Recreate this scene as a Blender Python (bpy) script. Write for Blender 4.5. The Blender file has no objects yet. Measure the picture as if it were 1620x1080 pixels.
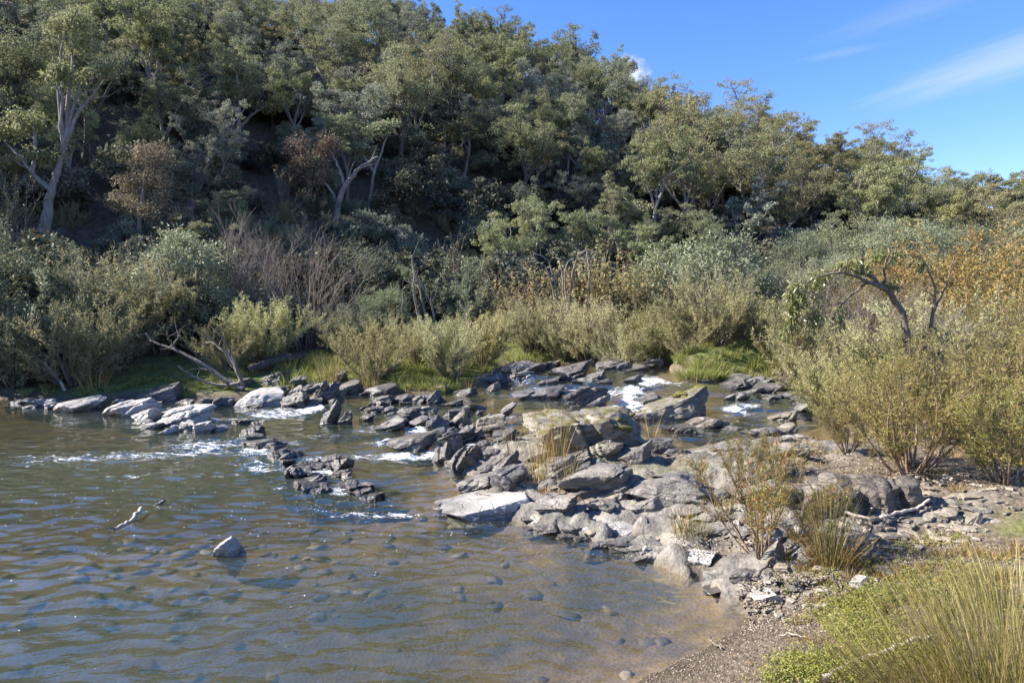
import bpy, bmesh, math, random
import numpy as np
from mathutils import Vector, Matrix

sc = bpy.context.scene
COL = sc.collection
R = math.radians

# ------------------------------------------------------------------ camera
CAM_H, FPX, HOR = 2.4, 1080.0, 470.0
PITCH = math.atan((540 - HOR) / FPX)
cd = bpy.data.cameras.new('camera'); cam = bpy.data.objects.new('camera', cd); COL.objects.link(cam)
cd.sensor_width = 36.0; cd.lens = 24.0; cd.clip_end = 3000; cd.clip_start = 0.05
cam.location = (0, 0, CAM_H); cam.rotation_euler = (R(90) - PITCH, 0, 0)
sc.camera = cam

# ------------------------------------------------------------------ sky, sun, exposure
SUN_AZ, SUN_EL = R(-87), R(35)          # azimuth from +Y towards +X
sdir = Vector((math.sin(SUN_AZ) * math.cos(SUN_EL), math.cos(SUN_AZ) * math.cos(SUN_EL), math.sin(SUN_EL)))
w = bpy.data.worlds.new('World'); sc.world = w; w.use_nodes = True
nt = w.node_tree; nt.nodes.clear()
def wn(t, **k):
    n = nt.nodes.new(t)
    for a, b in k.items(): setattr(n, a, b)
    return n
sky = wn('ShaderNodeTexSky', sky_type='NISHITA', sun_disc=False)
sky.sun_elevation = SUN_EL; sky.sun_rotation = SUN_AZ
sky.air_density = 1.0; sky.dust_density = 0.1; sky.ozone_density = 3.0; sky.altitude = 300
bgn = wn('ShaderNodeBackground'); bgn.inputs[1].default_value = 0.106
outw = wn('ShaderNodeOutputWorld')
tc = wn('ShaderNodeTexCoord')
def pixdir(px, py):
    u = (px - 810) / FPX; v = -(py - 540) / FPX
    c, s = math.cos(PITCH), math.sin(PITCH)
    return np.array([u, c + v * s, -s + v * c])
def cloud(px, py, hw, hh, roll, detail, lo, hi, stretch, amt):
    """a cloud in the sky at a fixed compass direction: soft ellipse times stretched noise"""
    d = Vector(pixdir(px, py)).normalized()
    rt = d.cross(Vector((0, 0, 1))).normalized(); up = rt.cross(d)
    a = rt * math.cos(roll) + up * math.sin(roll); b = up * math.cos(roll) - rt * math.sin(roll)
    def dot(vec, div):
        n = wn('ShaderNodeVectorMath', operation='DOT_PRODUCT'); nt.links.new(tc.outputs['Generated'], n.inputs[0]); n.inputs[1].default_value = tuple(vec / div); return n.outputs['Value']
    def m(op, x, y=None, z=None):
        n = wn('ShaderNodeMath', operation=op)
        for i, q in enumerate((x, y, z)):
            if q is None: continue
            if isinstance(q, (int, float)): n.inputs[i].default_value = q
            else: nt.links.new(q, n.inputs[i])
        return n.outputs[0]
    A, B, Dd = dot(a, hw / FPX), dot(b, hh / FPX), dot(d, 1.0)
    rr = m('SQRT', m('ADD', m('MULTIPLY', A, A), m('MULTIPLY', B, B)))
    cmb = wn('ShaderNodeCombineXYZ'); nt.links.new(m('MULTIPLY', A, stretch[0]), cmb.inputs[0]); nt.links.new(m('MULTIPLY', B, stretch[1]), cmb.inputs[1])
    nz = wn('ShaderNodeTexNoise'); nz.inputs['Scale'].default_value = detail; nz.inputs['Detail'].default_value = 7; nz.inputs['Roughness'].default_value = 0.6
    nt.links.new(cmb.outputs[0], nz.inputs['Vector'])
    soft = m('SUBTRACT', 1.0, rr)
    val = m('ADD', soft, m('MULTIPLY', m('SUBTRACT', nz.outputs['Fac'], 0.5), 1.1))
    mr = wn('ShaderNodeMapRange', interpolation_type='SMOOTHSTEP'); nt.links.new(val, mr.inputs[0])
    mr.inputs[1].default_value = lo; mr.inputs[2].default_value = hi; mr.inputs[4].default_value = amt
    return m('MULTIPLY', mr.outputs[0], m('GREATER_THAN', Dd, 0.2))
prev = sky.outputs[0]
hs = wn('ShaderNodeHueSaturation'); hs.inputs['Saturation'].default_value = 1.22; nt.links.new(prev, hs.inputs['Color'])
tm = wn('ShaderNodeMixRGB', blend_type='MULTIPLY'); tm.inputs[0].default_value = 1.0; tm.inputs[2].default_value = (.86, .79, .98, 1); nt.links.new(hs.outputs[0], tm.inputs[1]); prev = tm.outputs[0]
for args in ((1600, 92, 180, 34, R(11), 1.3, -0.1, 1.0, (1.0, 2.2), 0.34), (987, 116, 42, 30, 0.1, 1.6, 0.1, 0.7, (1, 1), 0.8),
             (1440, 18, 150, 26, R(9), 1.5, 0.05, 1.1, (1.0, 2.2), 0.10), (1330, 84, 70, 8, R(4), 1.5, 0.0, 1.0, (1, 1.5), 0.10)):
    c = cloud(*args)
    mx = wn('ShaderNodeMixRGB'); nt.links.new(c, mx.inputs[0]); nt.links.new(prev, mx.inputs[1]); mx.inputs[2].default_value = (3.6, 3.7, 4.1, 1)
    prev = mx.outputs[0]
nt.links.new(prev, bgn.inputs[0]); nt.links.new(bgn.outputs[0], outw.inputs[0])

sl = bpy.data.lights.new('sun', 'SUN'); sl.energy = 5.0; sl.angle = R(0.53); sl.color = (1.0, 0.93, 0.82)
so = bpy.data.objects.new('sun', sl); COL.objects.link(so); so.location = (-30, 10, 40)
so.rotation_euler = sdir.to_track_quat('Z', 'Y').to_euler()

vs = sc.view_settings
vs.view_transform = 'Standard'; vs.look = 'None'; vs.gamma = 1.0; vs.use_curve_mapping = False
vs.exposure = 1.46
sc.cycles.use_denoising = True
sc.cycles.max_bounces = 8; sc.cycles.diffuse_bounces = 3; sc.cycles.glossy_bounces = 3
sc.cycles.transmission_bounces = 3; sc.cycles.transparent_max_bounces = 8
sc.cycles.caustics_reflective = False; sc.cycles.caustics_refractive = False
sc.cycles.sample_clamp_indirect = 4.0

# ------------------------------------------------------------------ numeric helpers
def hash3(i, j, k, seed):
    n = (i * 374761393 + j * 668265263 + k * 2147483647 + seed * 1274126177) & 0xFFFFFFFF
    n = ((n ^ (n >> 13)) * 1103515245) & 0xFFFFFFFF
    n = ((n ^ (n >> 15)) * 2246822519) & 0xFFFFFFFF
    return ((n ^ (n >> 16)) & 0xFFFFFF) / float(0xFFFFFF)
def vnoise(p, seed=0):
    p = np.asarray(p, float); i = np.floor(p).astype(np.int64); f = p - i; f = f * f * (3 - 2 * f)
    r = 0
    for a in (0, 1):
        wx = f[:, 0] if a else 1 - f[:, 0]
        for b in (0, 1):
            wy = f[:, 1] if b else 1 - f[:, 1]
            for c in (0, 1):
                wz = f[:, 2] if c else 1 - f[:, 2]
                r = r + wx * wy * wz * hash3(i[:, 0] + a, i[:, 1] + b, i[:, 2] + c, seed)
    return r * 2 - 1
def fbm(p, seed=0, octv=4, gain=0.5, lac=2.03):
    p = np.asarray(p, float); a, s, t = 1.0, 0, 0
    for o in range(octv):
        s = s + a * vnoise(p, seed + o * 17); t += a; a *= gain; p = p * lac + 5.3
    return s / t
def xyz(x, y, z=0): return np.stack([x, y, np.zeros_like(x) + z], 1)
def sstep(a, b, x):
    t = np.clip((x - a) / (b - a), 0, 1); return t * t * (3 - 2 * t)
def P(px, py, z=0.0):
    d = pixdir(px, py); t = (z - CAM_H) / d[2]; return np.array([d[0] * t, d[1] * t, z])
def PY(px, py, Y):
    d = pixdir(px, py); t = Y / d[1]; return np.array([d[0] * t, Y, CAM_H + d[2] * t])

# ------------------------------------------------------------------ the lie of the land
WPOLY = [np.array(q[:2], float) for q in (
    [(-70, -6), (-20, -0.5), (-4, 1.0), (-1.0, 2.6)] +
    [P(*q) for q in ((1000, 1082), (1110, 1030), (1188, 985), (1165, 935), (1070, 893), (990, 862), (900, 838), (810, 815), (745, 790), (775, 755),
                     (730, 745), (760, 725, .05), (820, 700, .18), (845, 668, .25), (900, 657, .28), (1000, 662, .28), (1030, 690, .28), (1080, 712, .28), (1180, 700, .3), (1300, 692, .3), (1345, 662, .33))] +
    [(9, 14.5), (14, 18), (24, 26), (44, 44), (40, 48), (22, 31), (13.5, 21.5)] +
    [P(*q) for q in ((1300, 606, .58), (1240, 598, .58), (1080, 602, .58), (1062, 577, .66), (980, 571, .66), (800, 570, .64), (775, 600, .45), (690, 622, .22), (600, 617, .2), (480, 622, .12), (350, 632, .06), (200, 632), (100, 636), (0, 630))] +
    [(-16, 16.6), (-70, 27)])]
WP = np.array(WPOLY)
def sdf(x, y):
    """signed distance to the river's edge, positive in the water"""
    x = np.asarray(x, float); y = np.asarray(y, float)
    best = np.full(x.shape, 1e9); ins = np.zeros(x.shape, bool)
    n = len(WP)
    for i in range(n):
        a, b = WP[i], WP[(i + 1) % n]; e = b - a
        t = np.clip(((x - a[0]) * e[0] + (y - a[1]) * e[1]) / (e @ e), 0, 1)
        best = np.minimum(best, (x - a[0] - t * e[0]) ** 2 + (y - a[1] - t * e[1]) ** 2)
        c = (a[1] > y) != (b[1] > y)
        with np.errstate(divide='ignore', invalid='ignore'):
            xi = a[0] + (y - a[1]) * e[0] / (e[1] if e[1] != 0 else 1e-9)
        ins ^= c & (x < xi)
    return np.sqrt(best) * np.where(ins, 1, -1)
_zw = [(0, 700, 0), (0, 1000, 0), (400, 850, 0), (700, 1000, 0), (1000, 1000, 0), (1150, 960, 0), (150, 660, 0), (550, 825, 0), (300, 715, 0), (700, 850, 0), (0, 640, 0), (420, 745, 0), (220, 680, 0), (600, 790, 0), (850, 840, 0), (1000, 880, 0),
       (430, 652, .07), (360, 655, .04), (470, 690, .05), (560, 700, .06), (600, 735, .04), (690, 740, .02), (660, 668, .12), (560, 642, .13), (640, 690, .09),
       (780, 655, .22), (720, 635, .2), (880, 632, .27), (1000, 652, .28), (820, 690, .16), (760, 640, .21), (1050, 692, .28), (1120, 690, .29), (1200, 672, .3), (1290, 668, .31), (950, 645, .28),
       (1005, 620, .42), (1010, 608, .52), (1045, 603, .56), (960, 622, .36), (1165, 640, .42), (1150, 653, .33), (880, 604, .5), (800, 612, .3), (700, 622, .2),
       (850, 590, .6), (900, 588, .63), (1060, 588, .64), (980, 580, .65), (1110, 610, .55), (1250, 620, .5), (1300, 630, .42), (1230, 610, .58)]
ZC = np.array([P(*q) for q in _zw] + [np.array(q) for q in ((-20, 5, 0), (-40, 10, 0), (-20, 14, 0), (0, 2, 0), (-12, 8, 0), (14, 19, .7), (24, 28, .8), (40, 46, 1.0), (6, 4, .1), (5, 7, .22), (3.0, 5.6, .08))])
def zwat(x, y):
    x = np.asarray(x, float); y = np.asarray(y, float); num = 0; den = 0
    for q in ZC:
        wgt = 1.0 / (((x - q[0]) ** 2 + (y - q[1]) ** 2) ** 2 + 1e-3); num = num + wgt * q[2]; den = den + wgt
    return num / den
_az = np.array([-180, -110, -75, -50, -37, -25, -11, 0, 15.6, 29, 34.6, 45, 70, 110, 180.0])
_ft = np.array([60, 60, 36, 25, 22, 23, 25, 27, 30, 34, 38, 45, 60, 60, 60.0])
_rg = np.array([140, 130, 110, 86, 80, 77, 74, 72, 66, 62, 64, 80, 110, 130, 140.0])
_hh = np.array([6, 6, 15, 27, 29, 29, 27.5, 22.5, 13.3, 7.6, 4.8, 2, 2, 4, 6.0])
_af = np.linspace(-180, 180, 721); _kk = np.exp(-np.linspace(-2, 2, 25) ** 2); _kk /= _kk.sum()
def _sm(t): return np.convolve(np.pad(np.interp(_af, _az, t), 12, mode='edge'), _kk, 'valid')
_ft, _rg, _hh = _sm(_ft), _sm(_rg), _sm(_hh); _az = _af
def hill(x, y):
    az = np.degrees(np.arctan2(x, y)); r = np.hypot(x, y)
    f, g, H = np.interp(az, _az, _ft), np.interp(az, _az, _rg), np.interp(az, _az, _hh)
    s = np.clip((r - f) / (g - f), 0, 1)
    return H * (0.35 * s * s * (3 - 2 * s) + 0.65 * (1 - (1 - s) ** 1.25) * np.clip(s * 6, 0, 1)) - np.maximum(r - g, 0) * 0.06
BUMPS = [(P(1165, 588, .65), 1.35, .7, .40), (P(840, 560, .75), 1.3, .6, .25), (P(120, 600, .2), 2.5, 1.5, .3)]
ROCKY = [(960, 770, .3, 1.5, 1.7), (1080, 790, .3, 1.3, 1.5), (780, 730, .1, .9, 1.6), (1150, 840, .3, 1.1, .9), (1400, 800, .5, 1.0, .3), (1240, 720, .4, 1.1, 1.0)]
def rockiness(x, y):
    r = 0
    for px, py, z, sx, sy in ROCKY:
        c = P(px, py, z); r = r + np.exp(-(((x - c[0]) / sx) ** 2 + ((y - c[1]) / sy) ** 2) ** 2)
    return np.clip(r, 0, 1) * sstep(-.35, .2, fbm(xyz(x * 1.7, y * 1.7), 41, 4) + .25)
def ground(x, y):
    x = np.atleast_1d(np.asarray(x, float)); y = np.atleast_1d(np.asarray(y, float))
    d = sdf(x, y); zl = zwat(x, y)
    n1 = fbm(xyz(x * .55, y * .55), 3, 4); n2 = fbm(xyz(x * 2.3, y * 2.3), 9, 4)
    up = np.clip(zl / .15, 0, 1)
    bed = zl - .02 - (0.40 - .18 * up + .22 * np.exp(-((x + 5.5) / 4.0) ** 2 - ((y - 9.3) / 1.3) ** 2) + .2 * np.exp(-((x + 2.5) / 2.2) ** 2 - ((y - 4.4) / .9) ** 2) - .2 * np.exp(-((x + 3.6) / 2.6) ** 2 - ((y - 6.6) / 1.0) ** 2)) * (1 - np.exp(-np.maximum(d, 0) / 1.1)) - .02 * np.clip(d * 2, 0, 1) + (.10 * n1 + .045 * n2) * np.clip(d * 1.2, 0, 1)
    o = np.maximum(-d, 0); far = sstep(9, 13, y + x * .15 + np.where(x < -6, 4, 0))
    bank = zl + .015 + (1 - far) * (.62 * (1 - np.exp(-o / 3.2)) + .012 * o) + far * (.75 * (1 - np.exp(-o / 2.6))) + (.05 * n1 + .03 * n2) * np.clip(o * 1.5, 0, 1)
    z = np.where(d > 0, bed, bank)
    z = z + hill(x, y) + np.where(np.hypot(x, y) > 22, 1, 0) * .5 * fbm(xyz(x * .12, y * .12), 31, 3) * sstep(22, 34, np.hypot(x, y))
    for c, sx, sy, h in BUMPS:
        z = z + h * np.exp(-(((x - c[0]) / sx) ** 4 + ((y - c[1] - sy * .6) / sy) ** 4)) * (d < 0.1)
    rk = rockiness(x, y) * (d < .15); a_ = R(35)
    lay = (x * math.sin(a_) + y * math.cos(a_)) * 3.4 + fbm(xyz(x * 2, y * 2), 61, 3) * 1.4; fl = np.floor(lay); fr = lay - fl
    jg = hash3(fl.astype(np.int64), fl.astype(np.int64) * 0 + 5, fl.astype(np.int64) * 0 + 9, 4)
    z = z + rk * (.09 * jg + .07 * np.clip(fr * 1.4, 0, 1) - .03 + .05 * fbm(xyz(x * 5, y * 5), 62, 4) + .035 * (1 - 2 * np.abs(fbm(xyz(x * 9, y * 9), 63, 3))))
    return z
def gz(x, y): return float(ground(x, y)[0])
_tt = np.geomspace(2.5, 260, 150)
def at(px, py):
    """where the line of sight through a pixel meets the ground"""
    d = pixdir(px, py); ts = _tt
    for _ in range(2):
        q = d[None, :] * ts[:, None]; z = CAM_H + q[:, 2]
        hit = np.nonzero(z < np.maximum(ground(q[:, 0], q[:, 1]), zwat(q[:, 0], q[:, 1]) - .02))[0]
        k = max(1, hit[0]) if len(hit) else len(ts) - 1
        if _ == 0: ts = np.linspace(ts[k - 1], ts[k], 16)
    return np.array([q[k, 0], q[k, 1], gz(q[k, 0], q[k, 1])])

# ------------------------------------------------------------------ mesh helpers
def mk_mesh(name, V, quads=None, tris=None, smooth=False, attrs=None):
    V = np.asarray(V, np.float32); q = np.zeros((0, 4), np.int32) if quads is None else np.asarray(quads, np.int32).reshape(-1, 4)
    t = np.zeros((0, 3), np.int32) if tris is None else np.asarray(tris, np.int32).reshape(-1, 3)
    me = bpy.data.meshes.new(name); me.vertices.add(len(V)); me.vertices.foreach_set('co', V.ravel())
    nl = q.size + t.size; me.loops.add(nl); me.loops.foreach_set('vertex_index', np.concatenate([q.ravel(), t.ravel()]).astype(np.int32))
    me.polygons.add(len(q) + len(t))
    st = np.concatenate([np.arange(len(q)) * 4, q.size + np.arange(len(t)) * 3]).astype(np.int32)
    me.polygons.foreach_set('loop_start', st)
    me.update(calc_edges=True)
    if smooth: me.polygons.foreach_set('use_smooth', np.ones(len(q) + len(t), bool))
    for k, a in (attrs or {}).items():
        at_ = me.attributes.new(k, 'FLOAT', 'POINT'); at_.data.foreach_set('value', np.asarray(a, np.float32))
    return me
def link(name, me, mat=None, parent=None, loc=None, rot=None, scale=None):
    o = bpy.data.objects.new(name, me); COL.objects.link(o)
    if mat is not None and me is not None and not me.materials: me.materials.append(mat)
    if parent is not None: o.parent = parent
    if loc is not None: o.location = tuple(loc)
    if rot is not None: o.rotation_euler = rot
    if scale is not None: o.scale = (scale,) * 3 if isinstance(scale, (int, float)) else scale
    return o
def tag(o, label, cat, group=None, kind=None):
    o['label'] = label; o['category'] = cat
    if group: o['group'] = group
    if kind: o['kind'] = kind
    return o
def thing(name, label, cat, loc, rotz=0, scale=1.0, group=None):
    o = link(name, None, loc=loc, rot=(0, 0, rotz), scale=scale); o.empty_display_size = .1
    return tag(o, label, cat, group)
def copy_tree(o, parent=None):
    c = o.copy(); COL.objects.link(c); c.parent = parent
    for ch in CHILD.get(o.name, []): copy_tree(ch, c)
    return c
CHILD = {}
def tubes(branches, sides=5):
    """(points, radii) polylines -> tapered tubes; returns verts, quads"""
    V, Q, n0 = [], [], 0
    ang = np.arange(sides) * 2 * math.pi / sides
    ca, sa = np.cos(ang), np.sin(ang)
    for pts, rad in branches:
        pts = np.asarray(pts, float); n = len(pts)
        if n < 2: continue
        rad = np.asarray(rad, float)
        tg = np.empty_like(pts); tg[1:-1] = pts[2:] - pts[:-2]; tg[0] = pts[1] - pts[0]; tg[-1] = pts[-1] - pts[-2]
        tg /= np.linalg.norm(tg, axis=1)[:, None] + 1e-9
        ref = np.array([1., 0, 0]) if abs(tg[0][0]) < .8 else np.array([0, 1., 0])
        u = ref[None, :] - tg * (tg @ ref)[:, None]; u /= np.linalg.norm(u, axis=1)[:, None] + 1e-9
        v = np.cross(tg, u)
        ring = pts[:, None, :] + rad[:, None, None] * (u[:, None, :] * ca[None, :, None] + v[:, None, :] * sa[None, :, None])
        V.append(ring.reshape(-1, 3))
        i = np.arange(n - 1)[:, None] * sides + np.arange(sides)[None, :]
        j = np.arange(n - 1)[:, None] * sides + (np.arange(sides)[None, :] + 1) % sides
        Q.append((np.stack([i, j, j + sides, i + sides], -1).reshape(-1, 4)) + n0)
        n0 += n * sides
    if not V: return np.zeros((0, 3)), np.zeros((0, 4), int)
    return np.concatenate(V), np.concatenate(Q)
def norm(a): return a / (np.linalg.norm(a, axis=-1, keepdims=True) + 1e-9)
def leaf_quads(rng, pos, dirs, length, width, fold=0.0, var=.35, face=None):
    n = len(pos); dirs = norm(dirs)
    nr = rng.normal(size=(n, 3))
    if face is not None: nr = nr * .55 + face
    side = norm(np.cross(dirs, nr)); nn = np.cross(side, dirs)
    L = length * (1 + var * rng.uniform(-1, 1, n))[:, None]; W = width * (1 + var * rng.uniform(-1, 1, n))[:, None] * .5
    mid = pos + dirs * L * .45
    a, c = pos, pos + dirs * L - nn * L * fold
    V = np.stack([a, mid + side * W, c, mid - side * W], 1).reshape(-1, 3)
    return V, np.arange(n * 4).reshape(-1, 4)
def bend(rng, p, d, L, n, wig=.15, up=0.0):
    pts = [np.array(p, float)]; d = np.array(d, float); d /= np.linalg.norm(d) + 1e-9
    for i in range(n):
        d = d + rng.normal(size=3) * wig; d[2] += up; d /= np.linalg.norm(d) + 1e-9
        pts.append(pts[-1] + d * L / n)
    return np.array(pts), d
def side_dir(rng, d, ang):
    d = d / (np.linalg.norm(d) + 1e-9); r = np.cross(d, rng.normal(size=3)); r /= np.linalg.norm(r) + 1e-9
    return d * math.cos(ang) + r * math.sin(ang)
def along(rng, twigs, k, spread, out=.6):
    """k leaf spots on every twig polyline"""
    A, D = [], []
    for pts in twigs:
        n = len(pts) - 1; s = rng.uniform(0.1, 1.0, k) * n; i = np.minimum(s.astype(int), n - 1); f = (s - i)[:, None]
        A.append(pts[i] * (1 - f) + pts[i + 1] * f); D.append(norm(pts[i + 1] - pts[i]))
    A, D = np.concatenate(A), np.concatenate(D)
    return A + rng.normal(size=A.shape) * spread, norm(D * (1 - out) + norm(rng.normal(size=A.shape)) * out)

# ------------------------------------------------------------------ materials
class NB:
    def __init__(s, name):
        s.m = bpy.data.materials.new(name); s.m.use_nodes = True; s.t = s.m.node_tree; s.t.nodes.clear()
        s.out = s.t.nodes.new('ShaderNodeOutputMaterial')
    def n(s, typ, ins=None, **k):
        nd = s.t.nodes.new(typ)
        for a, b in k.items(): setattr(nd, a, b)
        for a, b in (ins or {}).items():
            if isinstance(b, bpy.types.NodeSocket): s.t.links.new(b, nd.inputs[a])
            else: nd.inputs[a].default_value = b
        return nd
    def math(s, op, a, b=0.0, clamp=False):
        nd = s.n('ShaderNodeMath', {0: a, 1: b}, operation=op); nd.use_clamp = clamp; return nd.outputs[0]
    def mix(s, f, a, b, blend='MIX'):
        return s.n('ShaderNodeMixRGB', {0: f, 1: a, 2: b}, blend_type=blend).outputs[0]
    def noise(s, vec, scale, detail=5, rough=.55, dist=0.0):
        return s.n('ShaderNodeTexNoise', {'Vector': vec, 'Scale': scale, 'Detail': detail, 'Roughness': rough, 'Distortion': dist}).outputs['Fac']
    def ramp(s, f, lo, hi, a=0.0, b=1.0):
        return s.n('ShaderNodeMapRange', {0: f, 1: lo, 2: hi, 3: a, 4: b}, interpolation_type='SMOOTHSTEP').outputs[0]
    def attr(s, name, typ='GEOMETRY'):
        return s.n('ShaderNodeAttribute', attribute_name=name, attribute_type=typ).outputs['Fac']
    def end(s, sh): s.t.links.new(sh, s.out.inputs[0]); return s.m
def rgb(*c): return (c[0], c[1], c[2], 1.0)
def leaf_mat(name, ca, cb, rough=.5, trans=.3, spec=.35, objvar=.35, cc=None, cfrac=.12):
    b = NB(name)
    g = b.n('ShaderNodeNewGeometry'); oi = b.n('ShaderNodeObjectInfo')
    col = b.mix(g.outputs['Random Per Island'], rgb(*ca), rgb(*cb))
    if cc: col = b.mix(b.math('GREATER_THAN', b.math('FRACT', b.math('MULTIPLY', g.outputs['Random Per Island'], 37.7)), 1 - cfrac), col, rgb(*cc))
    col = b.n('ShaderNodeHueSaturation', {'Hue': b.ramp(b.math('FRACT', b.math('MULTIPLY', oi.outputs['Random'], 7.3)), 0, 1, .5 - .03 * objvar * 2, .5 + .02 * objvar * 2), 'Saturation': b.ramp(b.math('FRACT', b.math('MULTIPLY', oi.outputs['Random'], 3.1)), 0, 1, 1 - .5 * objvar, 1 + .4 * objvar),
                 'Value': b.ramp(oi.outputs['Random'], 0, 1, 1 - objvar, 1 + objvar), 'Color': col}).outputs[0]
    pr = b.n('ShaderNodeBsdfPrincipled', {'Base Color': col, 'Roughness': rough, 'Specular IOR Level': spec})
    tr = b.n('ShaderNodeBsdfTranslucent', {'Color': col})
    return b.end(b.n('ShaderNodeMixShader', {0: trans, 1: pr.outputs[0], 2: tr.outputs[0]}).outputs[0])
def bark_mat(name, ca, cb, stretch=6, scale=3.0, bump=.4):
    b = NB(name); t = b.n('ShaderNodeTexCoord')
    mp = b.n('ShaderNodeMapping', {'Vector': t.outputs['Object'], 'Scale': (stretch, stretch, 1.0)})
    nz = b.noise(mp.outputs[0], scale, 6, .6)
    col = b.mix(b.ramp(nz, .35, .65), rgb(*ca), rgb(*cb))
    bp = b.n('ShaderNodeBump', {'Height': nz, 'Strength': bump, 'Distance': .03})
    return b.end(b.n('ShaderNodeBsdfPrincipled', {'Base Color': col, 'Roughness': .8, 'Specular IOR Level': .25, 'Normal': bp.outputs[0]}).outputs[0])
M = {}
M['gum'] = leaf_mat('gum_leaf', (.185, .20, .10), (.31, .32, .17), .6, .33, .2, .2)
M['gumblue'] = leaf_mat('blue_gum_leaf', (.165, .185, .135), (.28, .295, .215), .6, .3, .2, .28)
M['gumolive'] = leaf_mat('olive_gum_leaf', (.205, .20, .09), (.335, .31, .155), .6, .33, .2, .16)
M['wattle'] = leaf_mat('wattle_leaf', (.17, .19, .115), (.28, .295, .175), .6, .3, .2, .25)
M['lightwattle'] = leaf_mat('light_wattle_leaf', (.19, .215, .115), (.29, .31, .18), .55, .3, .3, .2)
M['fan'] = leaf_mat('tea_tree_leaf', (.30, .29, .125), (.50, .465, .24), .6, .36, .2, .2)
M['olive'] = leaf_mat('bottlebrush_leaf', (.19, .18, .055), (.34, .31, .115), .55, .33, .25, .1, cc=(.25, .16, .04))
M['front'] = leaf_mat('young_bottlebrush_leaf', (.12, .13, .03), (.26, .22, .06), .5, .3, .35, .15, cc=(.34, .17, .04), cfrac=.2)
M['orange'] = leaf_mat('autumn_leaf', (.36, .215, .06), (.48, .33, .10), .6, .38, .2, .14, cc=(.22, .21, .09), cfrac=.35)
M['gold'] = leaf_mat('golden_leaf', (.27, .22, .10), (.38, .31, .15), .6, .35, .2, .2, cc=(.2, .2, .09), cfrac=.35)
M['rust'] = leaf_mat('rust_leaf', (.17, .13, .095), (.26, .205, .15), .65, .25, .2, .2)
M['tan'] = leaf_mat('tan_leaf', (.26, .225, .13), (.40, .34, .20), .6, .3, .3, .2)
M['glossy'] = leaf_mat('glossy_gum_leaf', (.16, .19, .06), (.28, .28, .11), .34, .25, .55, .1, cc=(.30, .24, .10), cfrac=.15)
M['grass'] = leaf_mat('grass_blade', (.15, .205, .035), (.31, .34, .085), .5, .42, .3, .1, cc=(.36, .29, .12), cfrac=.28)
M['rush'] = leaf_mat('rush_stem', (.15, .15, .035), (.30, .25, .09), .45, .25, .4, .2, cc=(.42, .33, .17), cfrac=.25)
M['dryrush'] = leaf_mat('dry_rush_stem', (.33, .25, .10), (.24, .2, .06), .5, .25, .3, .2, cc=(.45, .30, .12), cfrac=.3)
M['herb'] = leaf_mat('herb_leaf', (.21, .255, .045), (.38, .40, .09), .55, .35, .2, .1, cc=(.33, .27, .13), cfrac=.22)
M['under'] = leaf_mat('undergrowth_leaf', (.075, .085, .06), (.14, .145, .09), .6, .2, .2, .4, cc=(.13, .09, .05), cfrac=.2)
M['barkpale'] = bark_mat('pale_bark', (.17, .15, .135), (.30, .27, .245))
M['barkdark'] = bark_mat('dark_bark', (.055, .045, .038), (.12, .10, .085))
M['barkgrey'] = bark_mat('grey_bark', (.16, .14, .125), (.28, .25, .225))
M['twig'] = bark_mat('twig_bark', (.11, .085, .065), (.20, .165, .13))
M['twigred'] = bark_mat('reddish_bark', (.16, .10, .06), (.26, .19, .13))
M['drift'] = bark_mat('driftwood', (.34, .29, .235), (.50, .45, .385), 8, 4)
M['deadgrey'] = bark_mat('dead_wood', (.15, .125, .10), (.26, .222, .185))

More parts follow.
